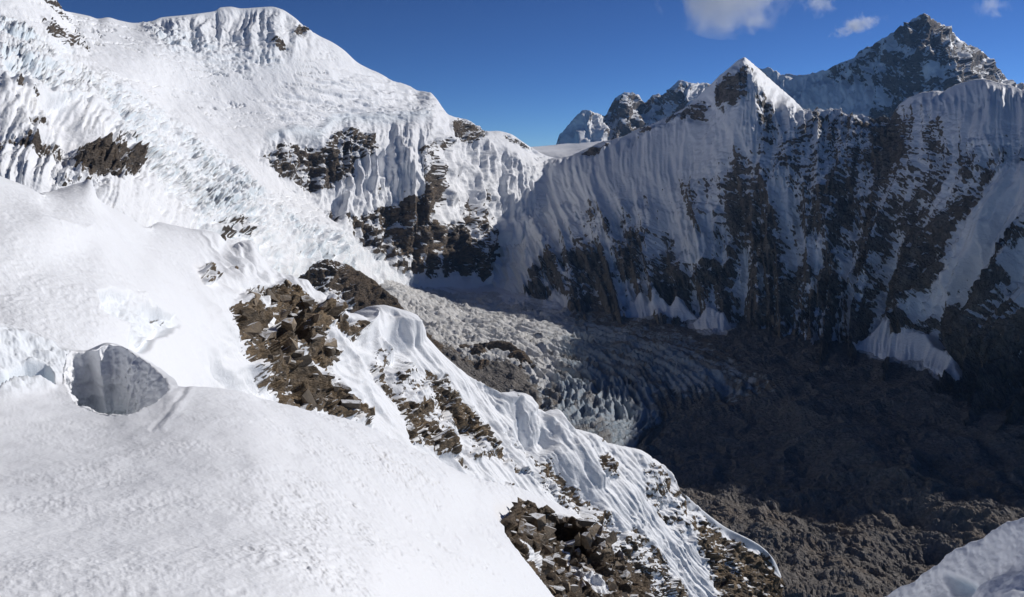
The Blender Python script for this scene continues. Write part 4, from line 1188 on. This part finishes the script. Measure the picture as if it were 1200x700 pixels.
for (x, y, D, s, k, rot, sc) in [(629, 613, 77.2, 27, 2, (.25, .15, .5), (1, .8, 1.0)), (617, 592, 79.0, 24, 1, (.3, .55, .3), (1.2, .6, .8)), (642, 622, 78.5, 20, 0, (.5, .2, 1.1), (1, 1, 1)), (688, 634, 82.0, 18, 2, (.1, -.2, .4), (.8, .8, 1.5)), (676, 632, 82.5, 15, 2, (.1, -.1, .1), (.7, .8, 1.7)),
                                 (687, 612, 84.0, 22, 3, (.2, .2, .2), (1, 1, 1)), (698, 622, 83.8, 20, 0, (.6, .1, 1.0), (1, 1, .8)), (600, 633, 69.5, 18, 3, (.3, .7, .4), (1.3, .7, .8)), (607, 648, 68.0, 17, 3, (.3, .7, .4), (1.3, .7, .8)), (658, 656, 77.5, 17, 0, (.2, .5, .2), (1, 1, 1)),
                                 (640, 645, 76.0, 16, 2, (.8, .3, .2), (1, 1, 1)), (652, 690, 70.5, 22, 0, (.4, .4, .2), (1, 1, 1)), (690, 668, 79.0, 18, 1, (.5, .3, .2), (1, 1, 1)), (700, 648, 82.0, 16, 2, (.2, -.1, .3), (.8, .8, 1.6))]:
    rock(cliff_o, at(x, y, D - 0.4), s * D / F0, rot, k + 4 * r_.randrange(3), scale=sc)

# ------------------------------------------------------------------ thin blue air between here and the far peaks
t = NT('thin_air')
pv = t.n('ShaderNodeVolumePrincipled')
pv.inputs['Color'].default_value = (0.30, 0.56, 1.0, 1)
pv.inputs['Density'].default_value = 0.7e-5
pv.inputs['Anisotropy'].default_value = 0.0
ou = t.n('ShaderNodeOutputMaterial')
t.l(pv.outputs[0], ou.inputs['Volume'])
lo, hi = (-9000.0, -400.0, -3200.0), (16000.0, 19000.0, 3100.0)
me = bpy.data.meshes.new('haze')
vs8 = [(x, y, z) for x in (lo[0], hi[0]) for y in (lo[1], hi[1]) for z in (lo[2], hi[2])]
me.from_pydata(vs8, [], [(0, 1, 3, 2), (4, 6, 7, 5), (0, 4, 5, 1), (2, 3, 7, 6), (0, 2, 6, 4), (1, 5, 7, 3)])
me.materials.append(t.m)
hz = bpy.data.objects.new('haze', me)
COL.objects.link(hz)
tag(hz, kind='stuff')

# ------------------------------------------------------------------ small fair-weather clouds
def cloud(px, py, D, w, h, dens, seed, label, thin=0.0, tilt=0.0):
    t = NT('cloud_vapour')
    co = t.n('ShaderNodeTexCoord').outputs['Object']
    sep = t.n('ShaderNodeVectorMath', operation='LENGTH')
    t.l(co, sep.inputs[0])
    mp = t.n('ShaderNodeMapping')
    mp.inputs['Location'].default_value = (seed * 3.7, seed * 1.3, seed * 2.1)
    mp.inputs['Scale'].default_value = (w / h * 0.75, 1.2, 0.75)
    t.l(co, mp.inputs[0])
    n = t.noise(mp.outputs[0], 1.6, 7, 0.62, 0.5)
    f = t.math('SUBTRACT', t.math('ADD', 1.0 - thin, t.math('MULTIPLY', t.math('SUBTRACT', n, 0.5), 3.4)), t.math('MULTIPLY', sep.outputs['Value'], 1.45))
    v = t.n('ShaderNodeVolumePrincipled')
    v.inputs['Color'].default_value = (0.995, 0.995, 1.0, 1)
    v.inputs['Anisotropy'].default_value = 0.5
    t.l(t.math('MULTIPLY', t.smooth(f, 0.0, 0.7), dens), v.inputs['Density'])
    o_ = t.n('ShaderNodeOutputMaterial')
    t.l(v.outputs[0], o_.inputs['Volume'])
    bm = bmesh.new()
    bmesh.ops.create_icosphere(bm, subdivisions=4, radius=1.0)
    me = bpy.data.meshes.new('cloud')
    bm.to_mesh(me)
    bm.free()
    me.materials.append(t.m)
    o = bpy.data.objects.new('cloud', me)
    COL.objects.link(o)
    c = at(px, py, D)
    o.location = c
    k = D / F0
    o.scale = (w * k, w * k * 0.26, h * k)
    o.rotation_euler = (0, tilt, 0)
    return tag(o, label, 'cloud', 'fair weather clouds')


cloud(856, -6, 20500, 88, 50, 0.0042, 1, 'largest white cloud, cut by the sky\'s top edge beside the sharp snow summit', -0.12)
cloud(961, 4, 20500, 24, 18, 0.0060, 2, 'small white puff between the large cloud and the wispy streak of cloud')
cloud(1006, 29, 20500, 46, 16, 0.0055, 3, 'thin flat wisp of cloud just beside the dark rock pyramid', 0.15, -0.25)
cloud(1163, 8, 20500, 32, 20, 0.0030, 4, 'faint torn wisp of cloud above the pyramid\'s sunlit right ridge', 0.25)

# ------------------------------------------------------------------ what each piece of the setting is
SETTING = {
    'pyramid_mountain': 'huge dark rock pyramid streaked with snow, highest summit on the skyline',
    'jagged_ridge': 'row of small jagged grey peaks rising behind the bright snow saddle',
    'snow_plateau': 'flat sunlit snowfield lying in the saddle below the jagged grey peaks',
    'snow_massif': 'broad sunlit snow mountain with icefall, seracs and brown rock cliffs',
    'mountain_wall': 'long shaded mountain wall of fluted snow and dark rock with sharp white summit',
    'glacier_floor': 'valley floor of crevassed grey ice passing into dark brown rubble moraine',
    'rock_step': 'bare brown rock step beside the sunlit tongue of crevassed ice',
    'snow_spur': 'snow hill and fluted spur with brown rock beds, falling into the valley',
    'snow_slope': 'bright wind-packed snow slope around the open crevasse pit',
    'crevasse_pit': 'open grey-blue pit in the bright snow slope beside broken ice',
    'snow_berm': 'shaded bank of packed snow above the rubble moraine, with a small blue hollow',
    'rock_outcrop': 'outcrop of broken brown blocks under the snow shelf edge'}
for o in COL.objects:
    k = o.name.split('.')[0]
    if o.parent is None and k in SETTING:
        o['label'] = SETTING[k]
